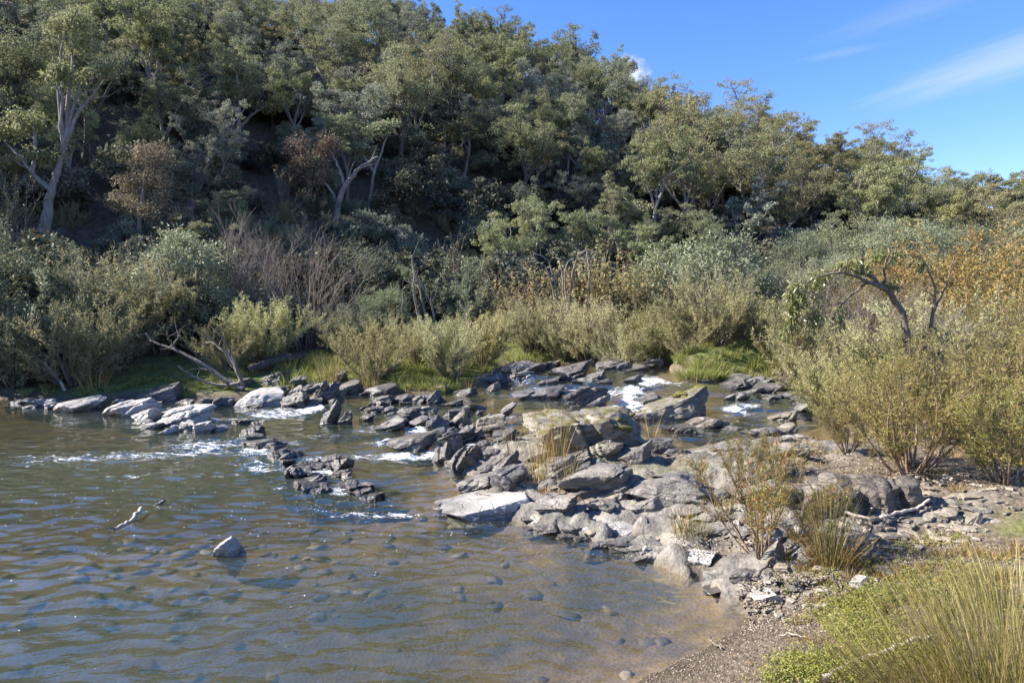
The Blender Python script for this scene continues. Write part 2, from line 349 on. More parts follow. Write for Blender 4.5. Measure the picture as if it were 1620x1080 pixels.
def rock_mat(name, dark, mid, pale, warm=None, rust=0.0):
    b = NB(name); t = b.n('ShaderNodeTexCoord'); g = b.n('ShaderNodeNewGeometry'); oi = b.n('ShaderNodeObjectInfo')
    pos = g.outputs['Position']
    seed = b.n('ShaderNodeVectorMath', {0: pos, 1: b.n('ShaderNodeCombineXYZ', {0: b.math('MULTIPLY', oi.outputs['Random'], 9.0)}).outputs[0]}, operation='ADD').outputs[0]
    rot = b.n('ShaderNodeMapping', {'Vector': seed, 'Rotation': (R(35), R(20), R(-30)), 'Scale': (1.2, 1.2, 7.0)})
    strata = b.noise(rot.outputs[0], 3.2, 7, .62, .35)
    big = b.noise(seed, 2.1, 6, .6); fine = b.noise(seed, 26, 6, .65); spk = b.noise(seed, 75, 3, .6)
    col = b.mix(b.ramp(strata, .33, .66), rgb(*dark), rgb(*mid))
    col = b.mix(b.math('MULTIPLY', b.ramp(big, .48, .66), b.ramp(fine, .3, .62)), col, rgb(*pale))
    if warm: col = b.mix(b.math('MULTIPLY', b.ramp(b.noise(seed, 1.4, 5, .6, .4), .5, .7), .6), col, rgb(*warm))
    if rust: col = b.mix(b.math('MULTIPLY', b.ramp(b.noise(seed, 3.4, 6, .65), .58, .72), rust), col, rgb(.22, .11, .05))
    col = b.mix(b.ramp(spk, .55, .75, 0, .35), col, rgb(dark[0] * .45, dark[1] * .45, dark[2] * .45))
    col = b.mix(b.ramp(b.math('FRACT', b.math('MULTIPLY', oi.outputs['Random'], 5.7)), 0, 1, 0, .3), col, rgb(*dark))
    sz = b.n('ShaderNodeSeparateXYZ', {0: pos}).outputs[2]; nz = b.n('ShaderNodeSeparateXYZ', {0: g.outputs['Normal']}).outputs[2]
    # damp band where the river splashes the stone
    wl = b.math('SUBTRACT', sz, b.attr('waterline', 'OBJECT'))
    wet = b.ramp(b.math('ADD', wl, b.math('MULTIPLY', b.math('SUBTRACT', big, .5), .16)), .015, .09, 1, 0)
    moss = b.math('MULTIPLY', b.attr('moss', 'OBJECT'), b.math('MULTIPLY', b.ramp(nz, .25, .75), b.ramp(b.noise(seed, 6.5, 6, .65), .47, .56)))
    mcol = b.mix(b.ramp(fine, .35, .65), rgb(.045, .045, .012), rgb(.16, .14, .03))
    col = b.mix(moss, col, mcol)
    col = b.mix(b.math('MULTIPLY', wet, .62), col, b.mix(1.0, col, rgb(.22, .22, .24), 'MULTIPLY'))
    rough = b.math('SUBTRACT', b.math('ADD', b.math('MULTIPLY', fine, .25), b.math('ADD', .40, b.math('MULTIPLY', moss, .3))), b.math('MULTIPLY', wet, .25))
    h = b.math('ADD', b.math('MULTIPLY', strata, .55), b.math('ADD', b.math('MULTIPLY', fine, .35), b.math('MULTIPLY', spk, .10)))
    vor = b.n('ShaderNodeTexVoronoi', {'Vector': rot.outputs[0], 'Scale': 2.6}, feature='DISTANCE_TO_EDGE').outputs['Distance']
    h = b.math('ADD', h, b.math('MULTIPLY', b.ramp(vor, 0, .05), .22))
    bp = b.n('ShaderNodeBump', {'Height': h, 'Strength': .75, 'Distance': .045})
    return b.end(b.n('ShaderNodeBsdfPrincipled', {'Base Color': col, 'Roughness': rough, 'Specular IOR Level': .55, 'Normal': bp.outputs[0]}).outputs[0])
M['slate'] = rock_mat('dark_slate', (.06, .056, .052), (.135, .125, .113), (.27, .25, .225), (.16, .13, .095), .25)
M['greyrock'] = rock_mat('grey_rock', (.11, .10, .086), (.225, .203, .172), (.38, .345, .295), (.22, .185, .135), .25)
M['palerock'] = rock_mat('pale_rock', (.20, .187, .168), (.33, .31, .282), (.50, .475, .435), (.30, .265, .215))
M['whiterock'] = rock_mat('glare_white_rock', (.27, .252, .225), (.40, .378, .345), (.53, .505, .465), (.36, .32, .265))  # pale stone, whitened so the colour carries sun glare on wet rock
M['tanrock'] = rock_mat('tan_rock', (.13, .112, .088), (.25, .22, .172), (.40, .355, .28), (.28, .215, .135), .4)
M['brownrock'] = rock_mat('brown_rock', (.07, .06, .05), (.165, .14, .11), (.27, .24, .195), (.20, .145, .09), .5)
M['chip'] = rock_mat('chip_slate', (.20, .17, .128), (.34, .295, .225), (.46, .41, .33), (.32, .245, .155))

def ground_mat():
    b = NB('ground_soil'); g = b.n('ShaderNodeNewGeometry'); pos = g.outputs['Position']
    big = b.noise(pos, .9, 6, .6); mid = b.noise(pos, 5, 6, .62); fine = b.noise(pos, 38, 5, .65)
    vo = b.n('ShaderNodeTexVoronoi', {'Vector': pos, 'Scale': 30.0}); pc = b.n('ShaderNodeSeparateXYZ', {0: vo.outputs['Color']}).outputs[0]
    soil = b.mix(b.ramp(mid, .35, .65), rgb(.075, .055, .036), rgb(.165, .125, .083))
    grav = b.mix(pc, rgb(.065, .05, .036), rgb(.21, .168, .118))
    soil = b.mix(b.ramp(b.math('ADD', fine, b.math('MULTIPLY', big, .6)), .62, .9), soil, grav)
    sand = b.mix(b.ramp(mid, .3, .7), rgb(.17, .118, .05), rgb(.29, .21, .105))
    sand = b.mix(b.ramp(big, .46, .62, 0, .8), sand, rgb(.07, .062, .038))
    sand = b.mix(b.ramp(b.noise(pos, 1.7, 4, .55, .3), .56, .74, 0, .45), sand, rgb(.085, .07, .042))
    litter = b.mix(b.ramp(b.math('ADD', mid, b.math('SUBTRACT', fine, .5)), .35, .7), rgb(.06, .045, .034), rgb(.16, .12, .085))
    litter = b.mix(b.ramp(big, .5, .68, 0, .6), litter, rgb(.07, .08, .03))
    turf = b.mix(b.ramp(mid, .3, .7), rgb(.075, .10, .02), rgb(.16, .17, .045))
    stone = b.mix(b.ramp(mid, .35, .65), rgb(.12, .112, .098), rgb(.285, .262, .225))
    c = b.mix(b.attr('rocky'), soil, stone); c = b.mix(b.attr('turf'), c, turf); c = b.mix(b.attr('wooded'), c, litter); c = b.mix(b.attr('bed'), c, sand)
    c = b.mix(b.math('MULTIPLY', b.attr('damp'), .55), c, b.mix(1.0, c, rgb(.3, .28, .26), 'MULTIPLY'))
    h = b.math('ADD', b.math('MULTIPLY', mid, .5), b.math('ADD', b.math('MULTIPLY', fine, .3), b.math('MULTIPLY', b.math('SUBTRACT', 1.0, vo.outputs['Distance']), .2)))
    bp = b.n('ShaderNodeBump', {'Height': h, 'Strength': .8, 'Distance': .05})
    return b.end(b.n('ShaderNodeBsdfPrincipled', {'Base Color': c, 'Roughness': b.math('SUBTRACT', .88, b.math('MULTIPLY', b.attr('damp'), .4)), 'Specular IOR Level': .3, 'Normal': bp.outputs[0]}).outputs[0])
M['ground'] = ground_mat()

def water_mat():
    b = NB('river_water'); g = b.n('ShaderNodeNewGeometry'); pos = g.outputs['Position']
    foam = b.attr('foam'); depth = b.attr('depth')
    mp = b.n('ShaderNodeMapping', {'Vector': pos, 'Rotation': (0, 0, R(-14)), 'Scale': (1.0, 1.9, 1.0)}).outputs[0]
    n1 = b.noise(mp, 3.4, 3, .5, .5); n2 = b.noise(mp, 8.5, 4, .55, .7); n3 = b.noise(pos, 30, 4, .6, .3)
    calm = b.attr('calm')
    h = b.math('ADD', b.math('MULTIPLY', n1, .022), b.math('ADD', b.math('MULTIPLY', n2, .0045), b.math('MULTIPLY', n3, b.math('ADD', .0006, b.math('MULTIPLY', foam, .012)))))
    bp = b.n('ShaderNodeBump', {'Height': b.math('MULTIPLY', h, calm), 'Strength': 1.0, 'Distance': 1.0})
    cs = b.math('ABSOLUTE', b.n('ShaderNodeVectorMath', {0: g.outputs['Incoming'], 1: bp.outputs[0]}, operation='DOT_PRODUCT').outputs['Value'])
    fr = b.math('ADD', .09, b.math('MULTIPLY', .91, b.math('POWER', b.math('SUBTRACT', 1.0, cs, True), 3.4)), True)
    gl = b.n('ShaderNodeBsdfGlossy', {'Color': rgb(1, 1, 1), 'Roughness': .03, 'Normal': bp.outputs[0]}).outputs[0]
    tint = b.mix(b.ramp(depth, 0, .5), rgb(.97, .95, .9), rgb(.84, .80, .62))
    tr = b.n('ShaderNodeBsdfTransparent', {'Color': tint}).outputs[0]
    mk = b.n('ShaderNodeBsdfDiffuse', {'Color': rgb(.054, .075, .056)}).outputs[0]
    turb = b.math('SUBTRACT', 1.0, b.math('EXPONENT', b.math('MULTIPLY', depth, -1.5)))
    body = b.n('ShaderNodeMixShader', {0: turb, 1: tr, 2: mk}).outputs[0]
    wat = b.n('ShaderNodeMixShader', {0: fr, 1: body, 2: gl}).outputs[0]
    fmp = b.n('ShaderNodeMapping', {'Vector': pos, 'Rotation': (0, 0, R(28)), 'Scale': (4.5, 17, 9)}).outputs[0]
    fn = b.noise(fmp, 1.0, 6, .7, .6); fn2 = b.noise(pos, 55, 3, .6)
    fm = b.ramp(b.math('ADD', b.math('MULTIPLY', foam, .98), b.math('ADD', b.math('MULTIPLY', b.math('SUBTRACT', fn, .5), 2.4), b.math('MULTIPLY', b.math('SUBTRACT', fn2, .5), 1.1))), .55, .8, 0, .95)
    # isolated white dots off the rapids: bubbles, and sun sparkle painted as colour
    vo = b.n('ShaderNodeTexVoronoi', {'Vector': b.n('ShaderNodeMapping', {'Vector': pos, 'Scale': (1, 1.0, 0)}).outputs[0], 'Scale': 21.0, 'Randomness': 1.0})
    bub_spark = b.math('MULTIPLY', b.ramp(vo.outputs['Distance'], .08, .16, 1, 0), b.math('LESS_THAN', b.n('ShaderNodeSeparateXYZ', {0: vo.outputs['Color']}).outputs[0], b.attr('bubble_sparkle')))
    fm = b.math('MAXIMUM', fm, b.math('MULTIPLY', bub_spark, .9))
    fb = b.n('ShaderNodeBump', {'Height': b.math('ADD', fn, b.math('MULTIPLY', fn2, .4)), 'Strength': .6, 'Distance': .04})
    fd = b.n('ShaderNodeBsdfPrincipled', {'Base Color': rgb(.84, .87, .89), 'Roughness': .35, 'Normal': fb.outputs[0]}).outputs[0]
    return b.end(b.n('ShaderNodeMixShader', {0: fm, 1: wat, 2: fd}).outputs[0])
M['water'] = water_mat()

# ------------------------------------------------------------------ ground sheet
def axis(segs):
    out = [segs[0][0]]
    for a, b, st0, st1 in segs:
        x = a; n = 0; L = b - a
        k = max(2, int(round(L / ((st0 + st1) / 2)))); t = np.linspace(0, 1, k + 1)[1:]
        wgt = st0 + (st1 - st0) * t; cum = np.cumsum(wgt); out += list(a + L * cum / cum[-1])
    return np.array(out)
gx = axis([(-900, -150, 120, 20), (-150, -30, 10, 2.5), (-30, -12, 1.2, .2), (-12, -2, .09, .07), (-2, 6, .05, .05), (6, 9, .06, .1), (9, 30, .2, 1.2), (30, 150, 2.5, 10), (150, 900, 20, 120)])
gy = axis([(-300, -20, 60, 6), (-20, 1.5, 3, .3), (1.5, 10, .045, .05), (10, 24, .06, .16), (24, 40, .3, 1.0), (40, 110, 1.2, 2.5), (110, 900, 6, 90)])
X, Y = np.meshgrid(gx, gy); xf, yf = X.ravel(), Y.ravel()
zf = ground(xf, yf); df = sdf(xf, yf); nx_, ny_ = len(gx), len(gy)
rf = np.hypot(xf, yf)
wooded = sstep(0, 5, rf - np.interp(np.degrees(np.arctan2(xf, yf)), _az, _ft) + 4)
rocky = rockiness(xf, yf)
farb = sstep(9, 13, yf + xf * .15)
turf = np.clip(farb * sstep(.1, .6, -df) * sstep(-.3, .2, fbm(xyz(xf * .5, yf * .5), 51, 3) + .25) + (1 - farb) * sstep(.9, 2.4, -df) * sstep(-.1, .35, fbm(xyz(xf * 1.1, yf * 1.1), 52, 4)) * .75, 0, 1) * (1 - wooded)
bed = sstep(.0, -.05, zf - zwat(xf, yf)) * (df > -1.5); damp = sstep(-.45, -.02, df) * sstep(.09, .02, zf - zwat(xf, yf)) * (1 - bed)
idx = np.arange(nx_ * ny_).reshape(ny_, nx_)
quads = np.stack([idx[:-1, :-1], idx[:-1, 1:], idx[1:, 1:], idx[1:, :-1]], -1).reshape(-1, 4)
g_o = link('ground', mk_mesh('ground', xyz(xf, yf, zf), quads, smooth=True, attrs=dict(rocky=rocky, turf=turf, wooded=wooded, bed=bed, damp=damp)), M['ground'])
g_o['kind'] = 'structure'; g_o['label'] = 'gravelly river banks, sandy river bed and wooded hillside ground'; g_o['category'] = 'ground'

# ------------------------------------------------------------------ water sheet
FOAM = [  # px, py, half-width px, half-height px, strength
    (70, 730, 90, 10, .45), (200, 722, 140, 9, .55), (330, 706, 90, 14, .62), (410, 712, 45, 9, .7), (360, 665, 60, 8, .5), (440, 654, 70, 11, .7), (490, 648, 30, 8, .9), (400, 735, 40, 8, .6), (420, 742, 50, 7, .6), (230, 752, 60, 6, .45),
    (120, 735, 90, 6, .35), (520, 744, 45, 7, .7), (500, 728, 40, 6, .6), (545, 775, 30, 9, .7), (600, 700, 35, 6, .6), (640, 722, 60, 6, .9), (580, 722, 50, 6, .6), (690, 716, 30, 8, .9), (560, 815, 60, 6, .6), (620, 818, 55, 5, .75), (500, 800, 60, 10, .35), (650, 760, 50, 12, .3),
    (660, 682, 22, 6, .85), (590, 680, 35, 6, .5), (760, 705, 30, 8, .7), (800, 705, 22, 10, .8), (810, 660, 35, 7, .5), (780, 660, 40, 5, .35), (1030, 602, 38, 6, .85), (1010, 622, 40, 13, .72), (990, 640, 45, 7, .75), (1000, 612, 28, 7, .85), (960, 640, 30, 5, .5), (965, 610, 20, 6, .7),
    (1162, 644, 24, 6, .85), (1185, 636, 30, 5, .7), (1110, 665, 60, 5, .35), (905, 612, 30, 4, .4), (840, 604, 40, 4, .3), (1080, 607, 40, 4, .5), (1050, 680, 40, 6, .3), (30, 700, 60, 5, .2), (690, 800, 30, 6, .5), (735, 765, 18, 5, .35), (290, 718, 170, 4, .6), (150, 727, 130, 4, .55), (60, 722, 70, 4, .5), (350, 752, 60, 4, .45), (160, 756, 70, 3, .4), (460, 700, 40, 5, .5), (440, 770, 30, 5, .5), (600, 800, 60, 8, .4), (640, 812, 50, 4, .7), (520, 690, 60, 4, .4), (690, 745, 30, 6, .4)]
wx = axis([(-60, -14, 4, .3), (-14, -6, .12, .06), (-6, 3.5, .036, .036), (3.5, 8, .05, .08), (8, 26, .1, .6), (26, 45, 1.0, 2.0)])
wy = axis([(-6, 2.5, .5, .1), (2.5, 8, .029, .034), (8, 18, .045, .075), (18, 50, .2, 1.5)])
X, Y = np.meshgrid(wx, wy); xw, yw = X.ravel(), Y.ravel()
dw = sdf(xw, yw); zw_ = zwat(xw, yw); gzw = ground(xw, yw)
foam = np.zeros_like(xw)
for px, py, hw, hh, s in FOAM:
    c = P(px, py, 0)
    for _ in range(3): c = P(px, py, float(zwat(c[:1], c[1:2])[0]))
    top, bot = P(px, py - hh, c[2]), P(px, py + hh, c[2]); sx = hw / FPX * c[1]; sy = max(.05, (top[1] - bot[1]) * .5)
    foam = np.maximum(foam, s * np.exp(-((((xw - c[0]) / sx) ** 2 + ((yw - c[1]) / sy) ** 2) ** 1.3)))
rapid = np.clip(foam * 1.2, 0, 1)
slope = np.zeros_like(xw)
Zg = zw_.reshape(X.shape); gyy, gxx = np.gradient(Zg, wy, wx); slope = np.hypot(gxx, gyy).ravel()
foam = np.maximum(foam, np.clip((slope - .16) * 2.0, 0, .5))
# broken surface: chop where it runs fast, slow swell in the pool
zz = zw_ + .008 * fbm(xyz(xw * 2.2, yw * 3.0), 71, 3) + np.clip(rapid + slope * 1.5, 0, 1) * (.085 * fbm(xyz(xw * 4.5, yw * 6.5), 72, 4))
rng_w = np.random.RandomState(6); warp = fbm(xyz(xw * .9, yw * .9), 73, 3) * 2.2; rip = 0
for lam, amp, a0 in ((.60, .0028, 84), (.37, .0042, 68), (.28, .0048, 99), (.225, .0046, 78), (.19, .0038, 108), (.165, .0032, 64), (.14, .0026, 92), (.12, .0018, 80)):
    th = R(a0); ph = (xw * math.cos(th) + yw * math.sin(th)) * 2 * math.pi / lam
    env = .35 + .9 * sstep(-.25, .35, fbm(xyz(xw * 1.3 + lam * 90, yw * 1.3), 74, 3))
    rip = rip + amp * env * (np.sin(ph + warp * (1.2 / lam)) + .35 * np.sin(2 * ph + 1 + warp * (1.9 / lam)) * .4)
near = sstep(17, 7, yw) * sstep(0, .5, dw)
zz = zz + rip * (.25 + .75 * near) * sstep(-.05, .4, dw)
depth = np.clip(zz - gzw, 0, 3)
calm = np.clip(.55 + .5 * fbm(xyz(xw * .5, yw * .9), 77, 3) + .5 * sstep(9, 5, yw), .25, 1.25)
pb = P(150, 735)[:2]; bubble_sparkle = np.clip(.34 * np.exp(-((xw + 5.2) / 4.5) ** 2 - ((yw - 8.6) / 2.0) ** 2) * (.4 + sstep(-.1, .3, fbm(xyz(xw * .8, yw * 2.0), 79, 3))), 0, .5) + .10 * np.exp(-((xw + 1.5) / 2.5) ** 2 - ((yw - 7.6) / 1.3) ** 2)  # density of the bubbles and painted sun sparkle over the pool
idx = np.arange(len(xw)).reshape(X.shape)
quads = np.stack([idx[:-1, :-1], idx[:-1, 1:], idx[1:, 1:], idx[1:, :-1]], -1).reshape(-1, 4)
keep = (dw[quads].max(1) > -.5); quads = quads[keep]
used = np.unique(quads); rem = np.full(len(xw), -1); rem[used] = np.arange(len(used))
wo = link('river_water', mk_mesh('river_water', xyz(xw, yw, zz)[used], rem[quads], smooth=True, attrs=dict(foam=foam[used], depth=depth[used], calm=calm[used], bubble_sparkle=bubble_sparkle[used])), M['water'])
wo['kind'] = 'structure'; wo['label'] = 'shallow brown green river with blue ripples and white rapids'; wo['category'] = 'river'

# from here on heights are read off the finished ground sheet, so that things stand on the very surface that is drawn
_G = {'z': zf.reshape(ny_, nx_), 'd': df.reshape(ny_, nx_), 'w': zwat(xf, yf).reshape(ny_, nx_)}
def _bil(key, x, y):
    x = np.atleast_1d(np.asarray(x, float)); y = np.atleast_1d(np.asarray(y, float)); A = _G[key]
    i = np.clip(np.searchsorted(gx, x) - 1, 0, nx_ - 2); j = np.clip(np.searchsorted(gy, y) - 1, 0, ny_ - 2)
    u = np.clip((x - gx[i]) / (gx[i + 1] - gx[i]), 0, 1); v = np.clip((y - gy[j]) / (gy[j + 1] - gy[j]), 0, 1)
    return (A[j, i] * (1 - u) + A[j, i + 1] * u) * (1 - v) + (A[j + 1, i] * (1 - u) + A[j + 1, i + 1] * u) * v
def ground(x, y): return _bil('z', x, y)
def sdf(x, y): return _bil('d', x, y)
def zwat(x, y): return _bil('w', x, y)

# ------------------------------------------------------------------ rocks
_ico = {}
def ico(n):
    if n not in _ico:
        bm = bmesh.new(); bmesh.ops.create_icosphere(bm, subdivisions=n, radius=1.0)
        _ico[n] = (np.array([v.co for v in bm.verts]), np.array([[v.index for v in f.verts] for f in bm.faces])); bm.free()
    return _ico[n]
def rock_mesh(seed, W, D, H, sub=5, facets=6, boxy=.5, rough=.72, strata=1.45, sharp=True, dip=None, name='rock', sink=None, cuesta=None):
    """an angular, bedded stone: a random cut polyhedron with ledges and chipped relief; base at z=0, some of it below"""
    rng = np.random.RandomState(seed); V, T = ico(sub)
    N = [np.array(a, float) for a in ((1, 0, 0), (-1, 0, 0), (0, 1, 0), (0, -1, 0), (0, 0, 1), (0, 0, -1))]
    N = [a + rng.normal(size=3) * .28 for a in N] + [rng.normal(size=3) for _ in range(facets)]
    N = norm(np.array(N)); dd = np.concatenate([rng.uniform(.62, .9, 6), rng.uniform(.62, .98, facets)])
    dots = V @ N.T; r = np.where(dots > .05, dd[None, :] / np.maximum(dots, .05), 9.0)
    k = 90.0; rr = -np.log(np.exp(-k * np.clip(r, 0, 3)).sum(1)) / k
    p = V * rr[:, None]
    ext = np.abs(p).max(0); p = p / ext
    p = p * np.array([W * .5, D * .5, 1.0]); p[:, 2] = np.where(p[:, 2] > -.35, (p[:, 2] + .35) / 1.35 * H, (p[:, 2] + .35) / .65 * (sink if sink else H * .52))
    ck = rng.uniform(.3, .75) if cuesta is None else cuesta
    p[:, 2] = np.where(p[:, 2] > 0, p[:, 2] * np.clip(1 + ck * p[:, 0] / (W * .5), .12, 2) * (1 / (1 + .35 * ck)), p[:, 2])
    S = max(W, D, H); p[:, :2] *= (1 + .25 * np.clip(-p[:, 2:3] / (sink or 9.), 0, 1)); nrm = norm(p - np.array([0, 0, H * .3])); off = rng.uniform(-50, 50, 3)
    if dip is None: dip = (-ck * .9 + rng.normal() * .12, -.25 + rng.normal() * .15, 1.0)
    dv = np.array(dip, float); dv /= np.linalg.norm(dv)
    q = p / S
    q2 = q + .06 * np.stack([fbm(q * 3 + off, seed, 3), fbm(q * 3 + off + 9, seed + 1, 3), fbm(q * 3 + off + 18, seed + 2, 3)], 1)
    lay = (q2 @ dv) * rng.uniform(5.5, 10); fr = lay - np.floor(lay)
    jig = hash3(np.floor(lay).astype(np.int64), 3 + 0 * T[0, 0] * np.ones(len(p), np.int64), 7 * np.ones(len(p), np.int64), seed)
    led = (jig - .5) * .125 + (np.abs(fr - .5) ** 2) * -.06
    disp = S * (strata * .75 * led + rough * (.036 * fbm(q * 3.1 + off, seed + 4, 4) + .035 * (1 - 2 * np.abs(fbm(q * 6.5 + off, seed + 5, 4))) + 0.02 * fbm(q * 19 + off, seed + 6, 3)))
    hor = nrm.copy(); hor[:, 2] *= min(1.0, 1.2 * H / S + .25)
    p = p + hor * disp[:, None]
    me = mk_mesh(name, p, tris=T, smooth=True)
    if sharp: me.set_sharp_from_angle(angle=R(28))
    return me
ROCKN = [0]
def put_rock(px, py, wpx, hpx, mat='slate', label='', name='river_rock', group=None, depth=None, rotz=0.0, tilt=(0, 0), seed=None, sub=5, moss=0.0, cat='rock', lift=0, **kw):
    base = at(px, py)
    zl = float(zwat(base[:1], base[1:2])[0]); 
    if sdf(base[:1], base[1:2])[0] > 0: base[2] = zl
    s = base[1] / FPX; W, h = wpx * s, hpx * s; tv = max(.08, (CAM_H - base[2]) / base[1])
    D = depth * W if depth else min(.85 * W, .75 * h / tv)
    D = max(D, .35 * W) if not depth else D
    H = max(.35 * h, h - .6 * D * tv)
    if sub == 5 and wpx < 34: sub = 4
    if sub == 6 and wpx < 72: sub = 5
    ROCKN[0] += 1; seed = seed if seed is not None else 100 + ROCKN[0] * 7
    wet_ = sdf(base[:1], base[1:2])[0] > -.05
    me = rock_mesh(seed, W * 1.04, D, H, sub, name=name, sink=max(.55 * H, zl - gz(base[0], base[1] + D * .42) + .12) if wet_ and W > .2 else None, **kw)
    if rotz == 0.0: rotz = -.3 + .25 * math.sin(seed * 1.7)
    o_wet = sdf(base[:1], base[1:2])[0] > -.05
    o = link(name, me, M[mat], loc=(base[0], base[1] + D * .42, base[2] - .03 * H + lift + (0 if o_wet else .12 * H)), rot=(tilt[0], tilt[1], rotz))
    o['waterline'] = zl if sdf(np.array([base[0]]), np.array([base[1]]))[0] > -.25 else -5.0
    o['moss'] = moss
    return tag(o, label, cat, group)

GR = 'rocks breaking the river surface'
# pale rocks at the far edge of the pool, coloured white for sun glare
put_rock(100, 654, 100, 32, 'whiterock', 'low glare white rock at the edge of the still pool under the dark bushes', group=GR, rotz=-.2)
put_rock(190, 662, 76, 36, 'whiterock', 'humped glare white rock with cracked top beside the still pool', group=GR, seed=12)
put_rock(224, 669, 50, 30, 'whiterock', 'small rounded glare white rock leaning on the humped pale one', group=GR, seed=15)
put_rock(285, 678, 96, 46, 'whiterock', 'long craggy glare white rock sloping down into the white rapid', group=GR, depth=.8, rotz=-.35, seed=21, sub=6)
put_rock(318, 688, 40, 24, 'whiterock', 'bright end block of the craggy glare white ledge', group=GR, seed=23)
for q in ((222, 672, 34, 12), (238, 680, 30, 13), (262, 689, 30, 14), (288, 684, 30, 12)): put_rock(*q, mat='palerock', label='small pale stone at the foot of the craggy pale ledge', group='small stones at the foot of the pale ledge', sub=4)
put_rock(244, 637, 68, 33, 'slate', 'blue grey wedge of slate in front of the mossy far bank', group=GR, seed=31, rotz=.3)
for q in ((292, 640, 32, 15), (318, 642, 30, 12), (345, 640, 26, 11), (150, 640, 30, 10), (60, 640, 40, 10), (20, 640, 36, 9)): put_rock(*q, mat='slate', label='little slate stone along the shaded far waterline', group='little stones on the far waterline', sub=4)
put_rock(400, 646, 88, 40, 'whiterock', 'broad pale slab under the fallen dead branches', group=GR, seed=37, rotz=.2)
put_rock(462, 646, 50, 36, 'slate', 'dark block with a flat pale top next to the broad slab', group=GR, seed=44)
put_rock(508, 640, 52, 42, 'slate', 'rounded dark rock with grass growing behind it', group=GR, seed=49)
put_rock(430, 612, 46, 26, 'slate', 'grey boulder below the fallen log on the far bank', group=GR, seed=52)
put_rock(385, 612, 34, 18, 'slate', 'dark stone caught in the fallen dead branches', group=GR, seed=53)
put_rock(516, 674, 44, 36, 'slate', 'dark blue grey block standing in the rapid with a flat shaded face', group=GR, seed=58, boxy=1)
put_rock(545, 674, 30, 26, 'slate', 'jagged dark stone against the flat faced block', group=GR, seed=63)
put_rock(579, 668, 24, 16, 'slate', 'small dark knob of rock above the fast water', group=GR, seed=65)
put_rock(612, 684, 56, 26, 'slate', 'row of broken slate edges across the fast water', group=GR, seed=67, rotz=.2)
put_rock(660, 678, 36, 20, 'slate', 'low angular slate block above the small white chute', group=GR, seed=71)
put_rock(648, 714, 70, 34, 'slate', 'tilted slate block alone in the channel beside the white chute', group=GR, seed=74, tilt=(0, .15))
put_rock(688, 691, 44, 40, 'slate', 'pointed slate fin leaning over the chute', group=GR, seed=79, tilt=(0, -.35))
put_rock(704, 736, 50, 50, 'slate', 'jagged upright slate with brown streaks at the head of the chute', group=GR, seed=84, sub=6, strata=1.5, dip=(1, .2, .4))
put_rock(730, 752, 68, 50, 'slate', 'sharp dark slate with a bright wet side standing in shallow water', group=GR, seed=88, sub=6, dip=(.8, -.3, .5))
put_rock(738, 706, 92, 38, 'slate', 'wide grey slate hump in the middle of the rock bar', group=GR, seed=93, sub=6)
put_rock(727, 676, 28, 28, 'tanrock', 'brown knob of rock crowning the rock bar', group=GR, seed=96)
put_rock(772, 687, 60, 40, 'greyrock', 'smooth grey slab sloping towards the upper pool', group=GR, seed=98, tilt=(.1, .2))
put_rock(742, 652, 48, 16, 'slate', 'flat grey rock at the near edge of the upper pool', group=GR, seed=103)
put_rock(800, 706, 46, 36, 'slate', 'dark shaded rock beside the trickle behind the dry rushes', group=GR, seed=106)
put_rock(774, 745, 42, 22, 'slate', 'thin leaning slate plate above the bright slab', group=GR, seed=108, tilt=(0, -.25))
put_rock(805, 777, 60, 42, 'slate', 'wedge of dark slate rising behind the bright white slab', group=GR, seed=111, sub=6, dip=(.5, -.4, .6))
put_rock(757, 775, 62, 32, 'greyrock', 'narrow sloping ledge running down to the shallow water', group=GR, seed=113, depth=1.2, rotz=-.5)
put_rock(778, 828, 156, 58, 'whiterock', 'broad gleaming white slab jutting into the pool', group=GR, seed=118, sub=6, depth=.9, boxy=1, rough=.6, dip=(.15, -.2, 1), cuesta=.55, rotz=-.12)
put_rock(705, 803, 36, 16, 'whiterock', 'wet tip of rock just breaking the water off the white slab', group=GR, seed=118)
put_rock(882, 816, 72, 44, 'greyrock', 'block with a sunlit top and a dark undercut front beside the white slab', group=GR, seed=121, sub=6, dip=(0, .1, 1))
put_rock(934, 797, 40, 36, 'slate', 'upright dark wedge stone at the edge of the grassy hollow', group=GR, seed=126, tilt=(0, .2))
put_rock(884, 777, 40, 13, 'greyrock', 'flat grey stone lying below the dry rushes', group=GR, seed=128, sub=4)
put_rock(888, 833, 58, 16, 'slate', 'low dark wet ledge at the water below the undercut block', group=GR, seed=130)
bld = put_rock(932, 718, 190, 72, 'tanrock', 'big weathered boulder with moss on its top in the middle of the bar', name='mossy_boulder', seed=405, sub=6, moss=1.0, depth=.6, dip=(.9, .1, .5), cat='boulder', rough=1.3, strata=.9, facets=4, cuesta=.1, rotz=.05)
put_rock(962, 726, 58, 40, 'tanrock', 'striped tan block leaning on the mossy boulder', group=GR, seed=139, moss=.4, dip=(.7, -.2, .6))
put_rock(862, 733, 76, 32, 'greyrock', 'smooth grey ramp of rock at the foot of the mossy boulder', group=GR, seed=141)
put_rock(908, 738, 62, 30, 'tanrock', 'rounded banded rock between the dry rushes and the bedrock mass', group=GR, seed=143)
put_rock(1010, 735, 52, 38, 'greyrock', 'grey block with a dark shaded end beside the mossy boulder', group=GR, seed=147)
put_rock(1042, 718, 42, 28, 'slate', 'dark dome shaped rock at the edge of the blue side pool', group=GR, seed=149)
put_rock(1074, 722, 40, 18, 'slate', 'low dark slate lump at the foot of the orange tipped bush', group=GR, seed=151)
put_rock(966, 788, 128, 66, 'greyrock', 'massive grey bedrock shoulder below the mossy boulder', group=GR, seed=154, sub=6, depth=.8, name='bedrock_shoulder')
